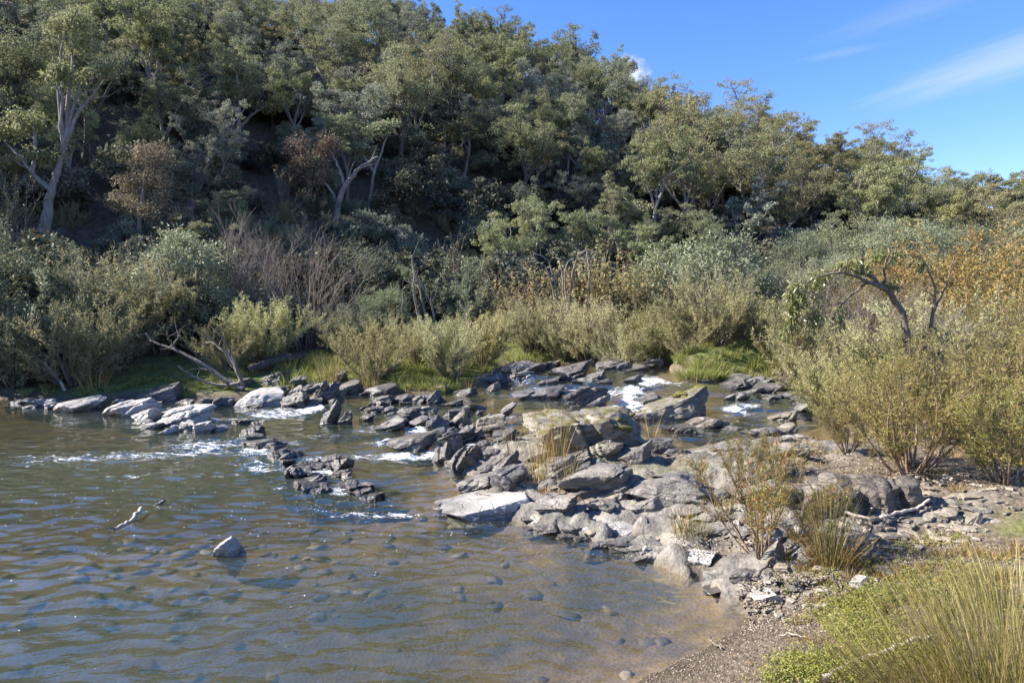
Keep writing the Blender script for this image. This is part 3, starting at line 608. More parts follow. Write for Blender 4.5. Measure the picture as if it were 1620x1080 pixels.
put_rock(1060, 806, 140, 68, 'greyrock', 'long smooth bedrock slope with water worn surface', group=GR, seed=157, sub=6, depth=.85, rough=.5, strata=.5, name='bedrock_slope', dip=(.3, .2, 1))
put_rock(1070, 762, 70, 20, 'slate', 'dark flat rock lying across the top of the smooth slope', group=GR, seed=158)
put_rock(1022, 815, 62, 30, 'greyrock', 'rounded grey stone on the pale shelf', group=GR, seed=160)
put_rock(975, 848, 160, 36, 'whiterock', 'wide pale rock shelf stepping down to the pool', group=GR, seed=163, sub=6, depth=.7, name='rock_shelf', dip=(.1, -.1, 1))
put_rock(990, 874, 60, 28, 'slate', 'dark wet block at the water below the pale shelf', group=GR, seed=166)
put_rock(1022, 884, 74, 44, 'greyrock', 'smooth grey hump with a dark hollow side at the waterline', group=GR, seed=169, sub=6)
put_rock(1018, 882, 16, 30, 'palerock', 'thin upright pale splinter of rock mirrored in the pool', group=GR, seed=171, depth=.6, sub=4)
put_rock(1095, 892, 92, 34, 'whiterock', 'long pale ledge forming the edge of the pool', group=GR, seed=174, sub=6, rotz=-.42, depth=.55, name='shore_ledge', dip=(0, -.5, .8))
put_rock(1152, 913, 92, 40, 'greyrock', 'brown sided end of the shore ledge above clear shallow water', group=GR, seed=176, sub=6, rotz=-.45, depth=.55, name='shore_ledge', dip=(0, -.5, .8))
put_rock(1184, 921, 46, 26, 'slate', 'crinkled dark rock where the gravel beach begins', group=GR, seed=178)
put_rock(1110, 832, 60, 22, 'greyrock', 'flat ledge topped with small stones behind the short rushes', group=GR, seed=181)
put_rock(1140, 850, 70, 26, 'greyrock', 'grey rock behind the stems of the small bush', group=GR, seed=182)
GS = 'stones on the gravel bank'
put_rock(1228, 860, 42, 26, 'palerock', 'pale flat topped stone resting on darker stones by the small bush', name='bank_stone', group=GS, seed=185, tilt=(0, -.3))
put_rock(1228, 899, 42, 38, 'greyrock', 'striped grey stone propped beside the stems of the small bush', name='bank_stone', group=GS, seed=187, tilt=(.1, -.35))
put_rock(1240, 911, 34, 30, 'tanrock', 'smooth tan five sided stone below the striped one', name='bank_stone', group=GS, seed=189)
put_rock(1222, 806, 96, 56, 'greyrock', 'grey bedrock hump half hidden behind the small bush', group=GS, seed=192, sub=6)
put_rock(1266, 800, 26, 40, 'slate', 'dark cleft stone between bedrock humps', group=GS, seed=193)
put_rock(1312, 822, 86, 60, 'brownrock', 'square block with a sunlit face and a dark shaded side', name='bank_stone', group=GS, seed=196, sub=6, facets=4, depth=.6, cuesta=.2)
put_rock(1428, 820, 185, 66, 'brownrock', 'big low rounded outcrop with curved water worn grooves', name='rock_outcrop', seed=199, sub=6, depth=.42, rough=1.0, dip=(.9, -.3, .35), strata=2.0, facets=14, lift=.02, cuesta=-.2, rotz=.04)
put_rock(1370, 790, 90, 26, 'tanrock', 'flat back of the grooved outcrop covered with loose slate', group=GS, seed=201)
put_rock(1371, 862, 66, 24, 'tanrock', 'long flat slab lying on the slate chips', name='bank_stone', group=GS, seed=203, rotz=-.2)
put_rock(1373, 897, 32, 34, 'slate', 'ribbed dark stone standing on edge in the gravel', name='bank_stone', group=GS, seed=206, dip=(1, 0, .3))
put_rock(1453, 832, 50, 17, 'tanrock', 'flat tan stone under the white stick', name='bank_stone', group=GS, seed=208)
put_rock(1506, 822, 54, 17, 'tanrock', 'low smooth stone at the end of the grooved outcrop', name='bank_stone', group=GS, seed=210, rough=.5)
put_rock(1545, 831, 32, 20, 'tanrock', 'leaning long stone beyond the end of the outcrop', name='bank_stone', group=GS, seed=212, tilt=(0, -.4))
put_rock(1554, 814, 44, 14, 'greyrock', 'dark edged slab under the big olive bush', name='bank_stone', group=GS, seed=214)
put_rock(1218, 957, 62, 30, 'whiterock', 'large flat pale slab lying on the gravel beach', name='bank_stone', group=GS, seed=216, depth=.8, rough=.3, strata=.3, sub=5)
put_rock(1262, 938, 30, 18, 'slate', 'dark angular stone beside the large flat slab', name='bank_stone', group=GS, seed=218)
put_rock(1292, 926, 34, 18, 'tanrock', 'brown stone behind the dark angular one', name='bank_stone', group=GS, seed=219)
put_rock(1362, 932, 30, 26, 'palerock', 'bleached stone half sunk in the grass', name='bank_stone', group=GS, seed=221)
# upstream
put_rock(827, 592, 84, 26, 'slate', 'big dark ledge with a vertical face at the head of the rapids', group=GR, seed=225, depth=.6, sub=6, name='rock_ledge')
put_rock(905, 596, 80, 24, 'slate', 'long grey ledge stepping down beside the upper falls', group=GR, seed=227, name='rock_ledge')
put_rock(942, 603, 44, 16, 'slate', 'dark step of rock beside the lip of the falls', group=GR, seed=229)
put_rock(930, 643, 76, 42, 'slate', 'large dark pyramid rock below the white falls', group=GR, seed=231, sub=6, name='river_rock')
put_rock(852, 633, 84, 22, 'slate', 'long low sloping rock in the upper pool', group=GR, seed=233)
put_rock(1034, 642, 66, 24, 'slate', 'flat layered rock facing the white falls', group=GR, seed=235)
put_rock(1078, 666, 146, 64, 'greyrock', 'large whaleback boulder with a dark mossy crest', name='whaleback_boulder', seed=238, sub=6, moss=.9, depth=.6, cat='boulder', cuesta=.75, rotz=-.1)
put_rock(1118, 679, 90, 22, 'tanrock', 'flat tan slab in front of the whaleback boulder', group=GR, seed=240, depth=.5)
put_rock(1084, 686, 66, 18, 'slate', 'wet ribbed rock washed by the blue side channel', group=GR, seed=242)
put_rock(1003, 608, 28, 14, 'slate', 'small pointed stone splitting the upper falls', group=GR, seed=244)
put_rock(806, 654, 16, 9, 'slate', 'small round stone alone in the upper pool', group=GR, seed=246, sub=4)
put_rock(778, 610, 60, 24, 'slate', 'cluster forming dark rock at the end of the green grass', group=GR, seed=248)
put_rock(778, 621, 28, 16, 'tanrock', 'brown round stone in front of the dark cluster', group=GR, seed=250)
put_rock(548, 626, 52, 26, 'slate', 'angular grey rock below the tall green grass', group=GR, seed=252)
put_rock(600, 626, 62, 22, 'slate', 'flat topped long slate block below the grass tussocks', group=GR, seed=254)
put_rock(664, 638, 64, 17, 'slate', 'low flat rock crossing the shallow channel below the grass', group=GR, seed=256)
put_rock(710, 645, 36, 12, 'slate', 'thin low stone between the channel and the bar', group=GR, seed=258)
put_rock(672, 653, 24, 11, 'palerock', 'small bright stone in the shallow channel', group=GR, seed=260, sub=4)
put_rock(740, 626, 44, 18, 'slate', 'broken rock at the tip of the green grass', group=GR, seed=262)
put_rock(535, 606, 28, 22, 'slate', 'grey stone standing up among the tall green grass', group=GR, seed=264)
put_rock(1216, 690, 68, 15, 'slate', 'dark flat slab at the near side of the still side pool', group=GR, seed=266, depth=.4)
put_rock(1268, 697, 48, 11, 'palerock', 'pale flat stone beside the dark flat slab', group=GR, seed=268)
put_rock(1250, 730, 60, 26, 'greyrock', 'low grey rock behind the orange tipped bush', group=GS, seed=270)
put_rock(352, 884, 48, 36, 'palerock', 'lone white stone standing in the open pool', group=GR, seed=281, sub=5, facets=10, rough=1.3, strata=.4, tilt=(0, -.3))
put_rock(250, 802, 14, 9, 'palerock', 'tiny white stone poking out of the pool', group=GR, seed=274, sub=4)
# the two diagonal ridges that cross the stream
G2 = 'upturned slate edges in the two diagonal ridges'
for q in ((380, 672, 34, 14), (392, 692, 38, 26), (410, 711, 64, 32), (444, 728, 50, 32), (428, 716, 38, 20), (464, 758, 42, 32), (484, 776, 54, 28), (505, 782, 34, 18), (472, 745, 34, 22), (398, 678, 30, 18), (452, 738, 30, 18)):
    q = (q[0], q[1], q[2] * 1.25, q[3] * .72); put_rock(*q, mat='slate', label='upturned wet slate in the diagonal ridge next to the open pool', name='ridge_rock', group=G2, rotz=-.85, strata=1.7, dip=(.5, .9, .5), depth=.75)
for q in ((496, 746, 56, 24), (532, 748, 40, 34), (522, 736, 30, 24), (552, 779, 50, 34), (568, 788, 44, 28), (584, 795, 38, 22), (540, 762, 36, 24)):
    q = (q[0], q[1], q[2] * 1.25, q[3] * .72); put_rock(*q, mat='slate', label='upturned wet slate in the shorter ridge with foam along its side', name='ridge_rock', group=G2, rotz=-.85, strata=1.7, dip=(.5, .9, .5), depth=.75)
mb_ = NB('moss'); mg_ = mb_.n('ShaderNodeNewGeometry'); mn_ = mb_.noise(mg_.outputs['Position'], 40, 5, .65)
M['moss'] = mb_.end(mb_.n('ShaderNodeBsdfPrincipled', {'Base Color': mb_.mix(mb_.ramp(mn_, .3, .7), rgb(.05, .045, .012), rgb(.21, .19, .04)), 'Roughness': .95, 'Normal': mb_.n('ShaderNodeBump', {'Height': mn_, 'Strength': 1.0, 'Distance': .03}).outputs[0]}).outputs[0])
def cushions(o, n, seed, size):
    rng = np.random.RandomState(seed); me = o.data; co = np.array([v.co for v in me.vertices]); nr = np.array([v.normal for v in me.vertices])
    H = co[:, 2].max(); ok = np.nonzero((nr[:, 2] > .55) & (co[:, 2] > H * .55) & (co[:, 0] > co[:, 0].mean() - .1))[0]; V, T = ico(3)
    for i in range(n):
        k = rng.choice(ok); r = size * rng.uniform(.5, 1.2)
        q = V * (1 + .35 * fbm(V * 2.2 + i * 7, seed, 3))[:, None] * np.array([r, r * .8, r * .32])
        c = link('moss_cushion', mk_mesh('moss_cushion', q, tris=T, smooth=True), M['moss'], o, loc=co[k] + np.array([0, 0, -.1 * r])); c.rotation_euler = (rng.normal() * .2, rng.normal() * .2, rng.uniform(0, 6))
cushions(bld, 9, 3, .10); cushions([o for o in bpy.data.objects if o.name == 'whaleback_boulder'][0], 8, 5, .12)
# loose rocks that fill the bar and the rapids
rs = random.Random(5)
def fill(n, zone, wr, ar, mat, label, group, name='river_rock', sub=4):
    for i in range(n):
        a, b = rs.random(), rs.random()
        (x0, y0), (x1, y1), sp = zone
        px, py = x0 + (x1 - x0) * a, y0 + (y1 - y0) * a + (b - .5) * sp
        wd = rs.uniform(*wr); put_rock(px, py, wd, wd * rs.uniform(*ar), mat, label, group=group, rotz=rs.uniform(-.5, .5), name=name, sub=sub, tilt=(0, rs.uniform(-.25, .25)))
fill(16, ((40, 646), (340, 646), 12), (14, 40), (.3, .5), 'palerock', 'low jagged pale stone in the rib along the far edge of the pool', 'pale stones of the far rib', sub=5)
fill(12, ((230, 650), (345, 686), 14), (16, 36), (.3, .55), 'palerock', 'small jagged pale stone beside the craggy glare white rock', 'pale stones by the craggy rock', sub=5)
fill(14, ((378, 676), (510, 782), 14), (16, 36), (.35, .6), 'slate', 'broken wet edge of slate filling the long diagonal rib', 'slate edges of the long rib', 'ridge_rock', 5)
fill(10, ((500, 734), (590, 795), 12), (14, 32), (.35, .6), 'slate', 'broken wet edge of slate filling the short diagonal rib', 'slate edges of the short rib', 'ridge_rock', 5)
fill(14, ((340, 642), (560, 640), 16), (16, 40), (.3, .55), 'slate', 'low dark slate in the band below the fallen branches', 'dark slates below the fallen branches', sub=5)
fill(16, ((790, 598), (960, 606), 18), (14, 42), (.25, .5), 'slate', 'dark ledge stone in the shelves beside the upper falls', 'ledge stones beside the upper falls')
fill(22, ((1150, 622), (1310, 640), 40), (16, 55), (.22, .42), 'slate', 'flat dark slate on the far shore of the still side pool', 'flat slates beyond the side pool')
fill(8, ((1090, 606), (1240, 612), 14), (18, 40), (.3, .5), 'slate', 'dark stone below the grassy mound', 'stones below the grassy mound')
fill(16, ((540, 622), (760, 634), 26), (10, 30), (.3, .55), 'slate', 'loose slate scattered in the shallow channel below the grass', 'slates in the shallow channel')
fill(16, ((560, 668), (760, 690), 36), (10, 28), (.35, .7), 'slate', 'broken slate lump among the rocks of the bar', 'broken slate lumps of the bar')
fill(14, ((700, 735), (840, 770), 36), (12, 30), (.3, .6), 'slate', 'angular slate piece beside the trickle of the bar', 'angular slate pieces of the bar')
fill(16, ((860, 790), (1060, 815), 36), (12, 34), (.3, .55), 'greyrock', 'loose grey block on the bedrock above the pool', 'loose blocks on the bedrock', 'bank_stone')
fill(12, ((1060, 800), (1160, 860), 36), (10, 28), (.3, .6), 'greyrock', 'small grey stone on the ledges around the short rushes', 'small stones on the ledges', 'bank_stone')
fill(14, ((440, 622), (540, 640), 20), (10, 26), (.35, .6), 'slate', 'small dark slate at the foot of the tall grass', 'small slates at the tall grass')
fill(10, ((1150, 700), (1330, 735), 40), (18, 46), (.2, .4), 'greyrock', 'flat grey rock on the bank between the bushes and the side pool', 'flat rocks by the side pool', 'bank_stone')
fill(10, ((1270, 770), (1560, 800), 26), (18, 44), (.2, .4), 'tanrock', 'thin tan slate around the grooved outcrop', 'thin slates by the outcrop', 'bank_stone')
fill(22, ((560, 640), (800, 676), 44), (16, 44), (.35, .7), 'slate', 'jumbled slate block between the upper pool and the chute', 'jumbled blocks above the chute', sub=5)
fill(12, ((690, 690), (800, 745), 40), (22, 50), (.45, .8), 'slate', 'tilted dark slate among the upright rocks of the bar', 'tilted slates of the bar', sub=5)
fill(14, ((850, 745), (1000, 800), 50), (26, 60), (.35, .6), 'greyrock', 'grey ledge block stepping across the bedrock mass', 'ledge blocks of the bedrock mass', sub=5)
fill(10, ((1030, 760), (1200, 850), 60), (26, 60), (.3, .5), 'greyrock', 'weathered grey slab on the bedrock between the smooth slope and the young bush', 'weathered slabs on the bedrock', sub=5)
fill(18, ((850, 834), (1185, 945), 16), (30, 66), (.3, .5), 'greyrock', 'tilted grey slab edging the pool between the pale shelf and the beach', 'slabs edging the pool', sub=5)
fill(12, ((1240, 700), (1300, 790), 90), (20, 50), (.25, .45), 'tanrock', 'low tan rock on the rocky bank behind the young bush', 'low tan rocks on the bank', sub=4)
fill(12, ((420, 612), (560, 622), 26), (14, 36), (.4, .7), 'slate', 'dark rock in the rubble below the tall grass', 'rubble below the tall grass', sub=4)
fill(10, ((820, 575), (1060, 590), 16), (20, 60), (.2, .4), 'slate', 'low shelf rock above the upper falls', 'shelf rocks above the falls', sub=4)
fill(8, ((60, 400), (190, 415), 50), (20, 50), (.6, 1.1), 'slate', 'shaded slate crag on the slope below the big pale gum', 'slate crags on the slope', 'slope_crag', 5)
fill(5, ((280, 330), (700, 400), 60), (14, 30), (.6, 1.0), 'slate', 'small pale crag showing through the dark slope', 'small crags on the dark slope', 'slope_crag')

# ------------------------------------------------------------------ plants: builders
def plant_obj(root, parts):
    """parts: (name, verts, quads, material)"""
    for nm, V, Q, mat in parts:
        if len(V) == 0: continue
        o = link(nm, mk_mesh(nm, V, Q, smooth=(nm in ('trunk', 'stems', 'branches'))), M[mat], root)
        CHILD.setdefault(root.name, []).append(o)
    return root
def gum_parts(seed, H, spread, leafmat, barkmat, nleaf=9000, leaf=.17, lean=0.0, clump=.62, open_=.3, low=.42):
    """a eucalypt: forking pale trunk, rising limbs, leaves gathered in drooping puffs at the limb ends"""
    rng = np.random.RandomState(seed); br, tips = [], []
    th = H * rng.uniform(low - .06, low + .06)
    d0 = np.array([lean + rng.normal() * .08, rng.normal() * .08, 1.0])
    tr, d = bend(rng, (0, 0, -.4), d0, th + .4, 7, .07, .03); r0 = H * .020
    br.append((tr, np.linspace(r0 * 1.25, r0 * .75, len(tr))))
    nl = rng.randint(3, 6)
    for i in range(nl):
        a = 2 * math.pi * (i + rng.uniform(-.3, .3)) / nl; sp = rng.uniform(.35, .85) * spread
        st = tr[-1] if i < 3 else tr[-2]
        dd = np.array([math.cos(a) * sp, math.sin(a) * sp, 1.0]); L = (H - th) * rng.uniform(.62, .95)
        lb, ld = bend(rng, st, dd, L, 7, .12, .04); br.append((lb, np.linspace(r0 * .62, r0 * .22, len(lb))))
        tips.append((lb[-1], 1.0))
        for j in range(rng.randint(6, 10)):
            k = rng.randint(2, 8); k = min(k, len(lb) - 1)
            sd = side_dir(rng, lb[k] - lb[k - 1], rng.uniform(.5, 1.05)); sd[2] += .25
            sb, sdd = bend(rng, lb[k], sd, L * rng.uniform(.3, .6), 5, .16, .05); br.append((sb, np.linspace(r0 * .26, r0 * .09, len(sb))))
            tips.append((sb[-1], rng.uniform(.7, 1.05)))
            if rng.rand() < .75: tips.append((sb[-3] + rng.normal(size=3) * .25, rng.uniform(.5, .8)))
            if rng.rand() < .6:
                s2 = side_dir(rng, sb[-1] - sb[-2], .8); s2[2] += .2; tb, _ = bend(rng, sb[3], s2, L * .25, 3, .15, .05)
                br.append((tb, np.linspace(r0 * .12, r0 * .05, len(tb)))); tips.append((tb[-1], rng.uniform(.55, .85)))
    A, D, N_ = [], [], []; per = max(40, int(nleaf / len(tips)))
    for p, s in tips:
        rad = clump * s * (H / 9.0); n = int(per * s * s)
        sub = p + rng.normal(size=(5, 3)) * rad * np.array([.7, .7, .4])
        c = sub[rng.randint(0, 5, n)]
        u = norm(rng.normal(size=(n, 3))); rr = rad * (.35 + .4 * rng.rand(n)[:, None])
        q = u * rr; q[:, 2] = np.where(q[:, 2] < 0, q[:, 2] * .5, q[:, 2] * .75)
        A.append(c + q); D.append(norm(u * .3 + np.array([0, 0, -.55]) + rng.normal(size=(n, 3)) * .7)); N_.append(u + np.array([0, 0, .25]))
    A, D = np.concatenate(A), np.concatenate(D)
    V, Q = tubes(br, 6); LV, LQ = leaf_quads(rng, A, D, leaf, leaf * .55, face=np.concatenate(N_))
    return [('trunk', V, Q, barkmat), ('crown', LV, LQ, leafmat)]
def fan_parts(seed, H, Wd, leafmat, barkmat='twig', stems=16, twigs=9, per=26, leaf=.06, lw=.012, curve=.07, leafout=.5, thick=.012, bare=.25, top=.0, third=0):
    """a many-stemmed shrub: stems fan out from the root and carry fine twigs with narrow leaves"""
    rng = np.random.RandomState(seed); br, tw = [], []
    for i in range(stems):
        a = rng.uniform(0, 2 * math.pi); f = math.sqrt(rng.rand()); sp = f * Wd * .62 / H
        L = H * rng.uniform(.72, 1.02) * (1 - .25 * f)
        st, d = bend(rng, (math.cos(a) * .05 * f, math.sin(a) * .05 * f, -.08), (math.cos(a) * sp * 1.5, math.sin(a) * sp * 1.5, 1.0), L * math.hypot(1, sp) * .95, 8, .07, curve)
        br.append((st, np.linspace(thick * H, thick * H * .22, len(st))))
        for j in range(twigs):
            k = rng.randint(max(1, int(8 * bare)), 9); k = min(k, 8)
            sd = side_dir(rng, st[k] - st[k - 1], rng.uniform(.3, .8)); sd[2] += .15
            t, _ = bend(rng, st[k], sd, H * rng.uniform(.14, .32), 4, .12, curve * .8); br.append((t, np.linspace(thick * H * .22, thick * H * .07, len(t)))); tw.append(t)
            for m in range(third):
                sd = side_dir(rng, t[2] - t[1], rng.uniform(.3, .8)); t2, _ = bend(rng, t[rng.randint(1, 4)], sd, H * rng.uniform(.07, .16), 3, .12, curve)
                br.append((t2, np.linspace(thick * H * .1, thick * H * .05, len(t2)))); tw.append(t2)
        tw.append(st[5:])
    V, Q = tubes(br, 4)
    parts = [('stems', V, Q, barkmat)]
    if per:
        A, D = along(rng, tw, per, .012 * H, leafout); LV, LQ = leaf_quads(rng, A, D, leaf, lw); parts.append(('foliage', LV, LQ, leafmat))
    return parts
def puff_parts(seed, H, Wd, leafmat, barkmat='twig', n=9000, leaf=.07, lw=.03, clumps=36, bottom=.15):
    """a bushy wattle: short branching stem under a mounded, lobed mass of small leaves"""
    rng = np.random.RandomState(seed); br, A, D, N_ = [], [], [], []
    for i in range(clumps):
        u = norm(rng.normal(size=3)); u[2] = abs(u[2]) * 1.2 - .25; f = rng.uniform(.45, 1.0) ** .6
        c = np.array([u[0] * Wd * .5 * f, u[1] * Wd * .5 * f, H * (bottom + (1 - bottom) * np.clip(.42 + .55 * u[2] * f, .05, .95))])
        mid = c * np.array([.35, .35, .55]) + rng.normal(size=3) * .05 * H
        br.append((np.array([[0, 0, -.1], mid * .5, mid, c]), np.array([.022, .017, .011, .004]) * H))
        rad = rng.uniform(.08, .2) * (H + Wd) * .5 * min(1.0, (40.0 / clumps) ** .5); m = int(n / clumps * rng.uniform(.6, 1.4))
        v = norm(rng.normal(size=(m, 3))); rr = rad * (.35 + .75 * rng.rand(m)[:, None]); q = v * rr; q[:, 2] *= .7
        A.append(c + q); D.append(norm(v * .35 + np.array([0, 0, .15]) + rng.normal(size=(m, 3)) * .7)); N_.append(v + np.array([0, 0, .25]))
    V, Q = tubes(br, 5); LV, LQ = leaf_quads(rng, np.concatenate(A), np.concatenate(D), leaf, lw, face=np.concatenate(N_))
    LV[:, 2] = np.maximum(LV[:, 2], .02)
    return [('stems', V, Q, barkmat), ('foliage', LV, LQ, leafmat)]
def rush_parts(seed, H, spread, n, mat, width=.006, lean=(0, 0), base=.12, arch=-.05):
    rng = np.random.RandomState(seed); V, Q = [], []; n0 = 0; k = 5
    a = rng.uniform(0, 2 * math.pi, n); f = np.sqrt(rng.rand(n)); L = H * rng.uniform(.55, 1.05, n)
    p = np.stack([np.cos(a) * f * base, np.sin(a) * f * base, np.zeros(n) - .03], 1)
    d = np.stack([np.cos(a) * f * spread + lean[0] + rng.normal(size=n) * .1, np.sin(a) * f * spread + lean[1] + rng.normal(size=n) * .1, np.ones(n)], 1); d = norm(d)
    side = norm(np.cross(d, rng.normal(size=(n, 3)))); rows = []
    for i in range(k + 1):
        wd = width * (1 - (i / k) ** 2 * .85); rows.append(np.stack([p - side * wd / 2, p + side * wd / 2], 1))
        p = p + d * (L / k)[:, None]; d = d + np.stack([np.cos(a) * f, np.sin(a) * f, np.zeros(n)], 1) * .05 + np.array([0, 0, arch]); d = norm(d)
    Rr = np.stack(rows, 1)  # n, k+1, 2, 3
    V = Rr.reshape(-1, 3); b0 = (np.arange(n) * (k + 1) * 2)[:, None] + (np.arange(k) * 2)[None, :]
    Q = np.stack([b0, b0 + 1, b0 + 3, b0 + 2], -1).reshape(-1, 4)
    return V, Q
PROTO = {}
def place(key, make, name, label, cat, loc, rotz=0, scale=1.0, group=None):
    """the first of a kind is built with its parts, the others are copies of it and of its parts"""
    if key not in PROTO:
        o = thing(name, label, cat, loc, rotz, scale, group); plant_obj(o, make()); PROTO[key] = o
    else:
        o = copy_tree(PROTO[key]); o.location = tuple(loc); o.rotation_euler = (0, 0, rotz); o.scale = (scale,) * 3 if isinstance(scale, (int, float)) else scale
        o['label'] = label; o['category'] = cat
        if group: o['group'] = group
        elif 'group' in o: del o['group']
    return o

# ------------------------------------------------------------------ the wooded hillside
GUMS = [  # leaf, bark, height, spread, label
    ('gum', 'barkgrey', 9.5, .95, 'grey green gum tree with a wide puffy crown on the wooded hill'),
    ('gum', 'barkpale', 9.0, .75, 'green gum tree with a narrow crown and pale trunk on the wooded hill'),
    ('gumolive', 'barkgrey', 10.5, 1.05, 'olive yellow gum tree with a broad domed crown on the wooded hill'),
    ('gumblue', 'barkdark', 8.5, .9, 'blue grey gum tree with dense low crown on the wooded hill'),
    ('gum', 'barkdark', 11.5, .8, 'tall open gum tree with dark limbs on the wooded hill'),
    ('gumblue', 'barkpale', 7.0, .85, 'small blue grey gum with slim pale stems on the wooded hill'),
    ('gumolive', 'barkdark', 9.0, .9, 'olive gum tree with dark trunk and uneven crown on the wooded hill')]
GUMS += [('gumolive', 'barkpale', 8.0, 1.25, 'low spreading olive gum with many separate leaf puffs on the wooded hill'), ('gum', 'barkgrey', 10.0, .6, 'slender green gum with stacked leaf puffs on the wooded hill'), ('gumblue', 'barkgrey', 8.0, 1.1, 'grey spreading gum with a ragged top on the wooded hill')]
def gum(k, loc, rotz, s, label=None, group=None):
    lm, bk, H, sp, lab = GUMS[k]
    return place('gum%d' % k, lambda: gum_parts(300 + k * 11, H * .99, sp * .86, lm, bk, nleaf=27000 if k != 4 else 20000, leaf=.145, clump=(.58, .52, .60, .60, .48, .56, .54, .50, .46, .52)[k], low=(.32, .36, .30, .24, .42, .3, .3, .25, .4, .22)[k]), 'gum_tree', label or lab, 'tree', loc, rotz, s, group or 'gum trees of kind %s on the hillside' % lab.split(' gum')[0])
rt = np.random.RandomState(77); spots = []
# clearings: nothing scattered in front of the single trees that the view picks out
def _ar(px, py):
    q = at(px, py); return math.degrees(math.atan2(q[0], q[1])), math.hypot(q[0], q[1])
CLEAR = [(_ar(px, py), hw) for px, py, hw in ((72, 400, 3.2), (235, 425, 3.0), (520, 352, 4.2), (660, 330, 5.0), (740, 310, 3.5), (400, 300, 2))]
tries = 0
while tries < 9000 and len(spots) < 345:
    tries += 1
    az = rt.uniform(-46, 44); ft, rg = np.interp(az, _az, _ft), np.interp(az, _az, _rg)
    u = rt.rand(); r = ft + 1.5 + (rg + 4 - ft) * u ** .8
    x, y = r * math.sin(R(az)), r * math.cos(R(az))
    s = (r - ft) / (rg - ft)
    if any(abs(az - a0) < hw and r < r0 + .8 for (a0, r0), hw in CLEAR): continue
    if s < .16 and rt.rand() < .5: continue
    md = 2.0 + 1.0 * s
    if any((x - q[0]) ** 2 + (y - q[1]) ** 2 < md * md for q in spots): continue
    spots.append((x, y, s, az))
_skx = np.array([-200, 0, 300, 450, 560, 620, 700, 800, 850, 940, 1000, 1100, 1190, 1260, 1300, 1400, 1450, 1550, 1620, 1900.]); _sky = np.array([-140, -60, -30, 0, 0, 5, 35, 25, 60, 55, 110, 160, 160, 210, 235, 220, 260, 290, 285, 300.])
def room(x, y):
    """height free between the ground and the wood's skyline"""
    return CAM_H + (470 - np.interp(810 + FPX * x / y, _skx, _sky)) / FPX * y - gz(x, y)
for x, y, s, az in spots:
    if az > 12: wt = [3, 2, 3, 1, 2, .5, 2, 3, 1.5, 1]
    elif az < -20: wt = [2.5, 2.4, .3, 3, 1.8, 2, .3, .4, 2.6, 2.5]
    else: wt = [3, 2.6, .6, 2.2, 2.4, 1.2, .5, .9, 3, 2]
    wt = np.array(wt); k = rt.choice(10, p=wt / wt.sum())
    sz = rt.uniform(.48, .78) * (.80 + .25 * s) * (.75 if s < .2 else 1.0)
    lim = room(x, y) * rt.uniform(.82, 1.03)
    if lim < 2.6: continue
    sz = min(sz, lim / (GUMS[k][2] * 1.08))
    gum(k, (x, y, gz(x, y) - .1), rt.uniform(0, 6.28), sz)
# understorey scrub on the slope
def under(k):
    return [lambda: puff_parts(900, 2.2, 2.6, 'under', 'barkdark', 6000, .13, .07, 34, .02), lambda: puff_parts(901, 1.8, 2.2, 'gumblue', 'barkdark', 6000, .12, .06, 30, .02),
            lambda: fan_parts(902, 2.2, 2.4, 'under', 'deadgrey', 14, 8, 12, .11, .03)][k]
UL = ['dark leafy scrub bush on the shaded slope under the gums', 'blue grey scrub bush on the shaded slope under the gums', 'twiggy dark scrub on the shaded slope under the gums']
us = []; tries = 0
while len(us) < 295 and tries < 8000:
    tries += 1
    az = rt.uniform(-44, 40); ft = np.interp(az, _az, _ft); r = ft - 2.0 + 34 * rt.rand() ** 1.15
    x, y = r * math.sin(R(az)), r * math.cos(R(az))
    if sdf(np.array([x]), np.array([y]))[0] > -1.2 or any((x - q[0]) ** 2 + (y - q[1]) ** 2 < 1.6 for q in us): continue
    us.append((x, y)); k = rt.choice(3, p=[.42, .33, .25])
    place('under%d' % k, under(k), 'scrub_bush', UL[k], 'bush', (x, y, gz(x, y) - .05), rt.uniform(0, 6.28), rt.uniform(.7, 1.5), 'scrub under the gums: ' + UL[k].split(' on')[0])

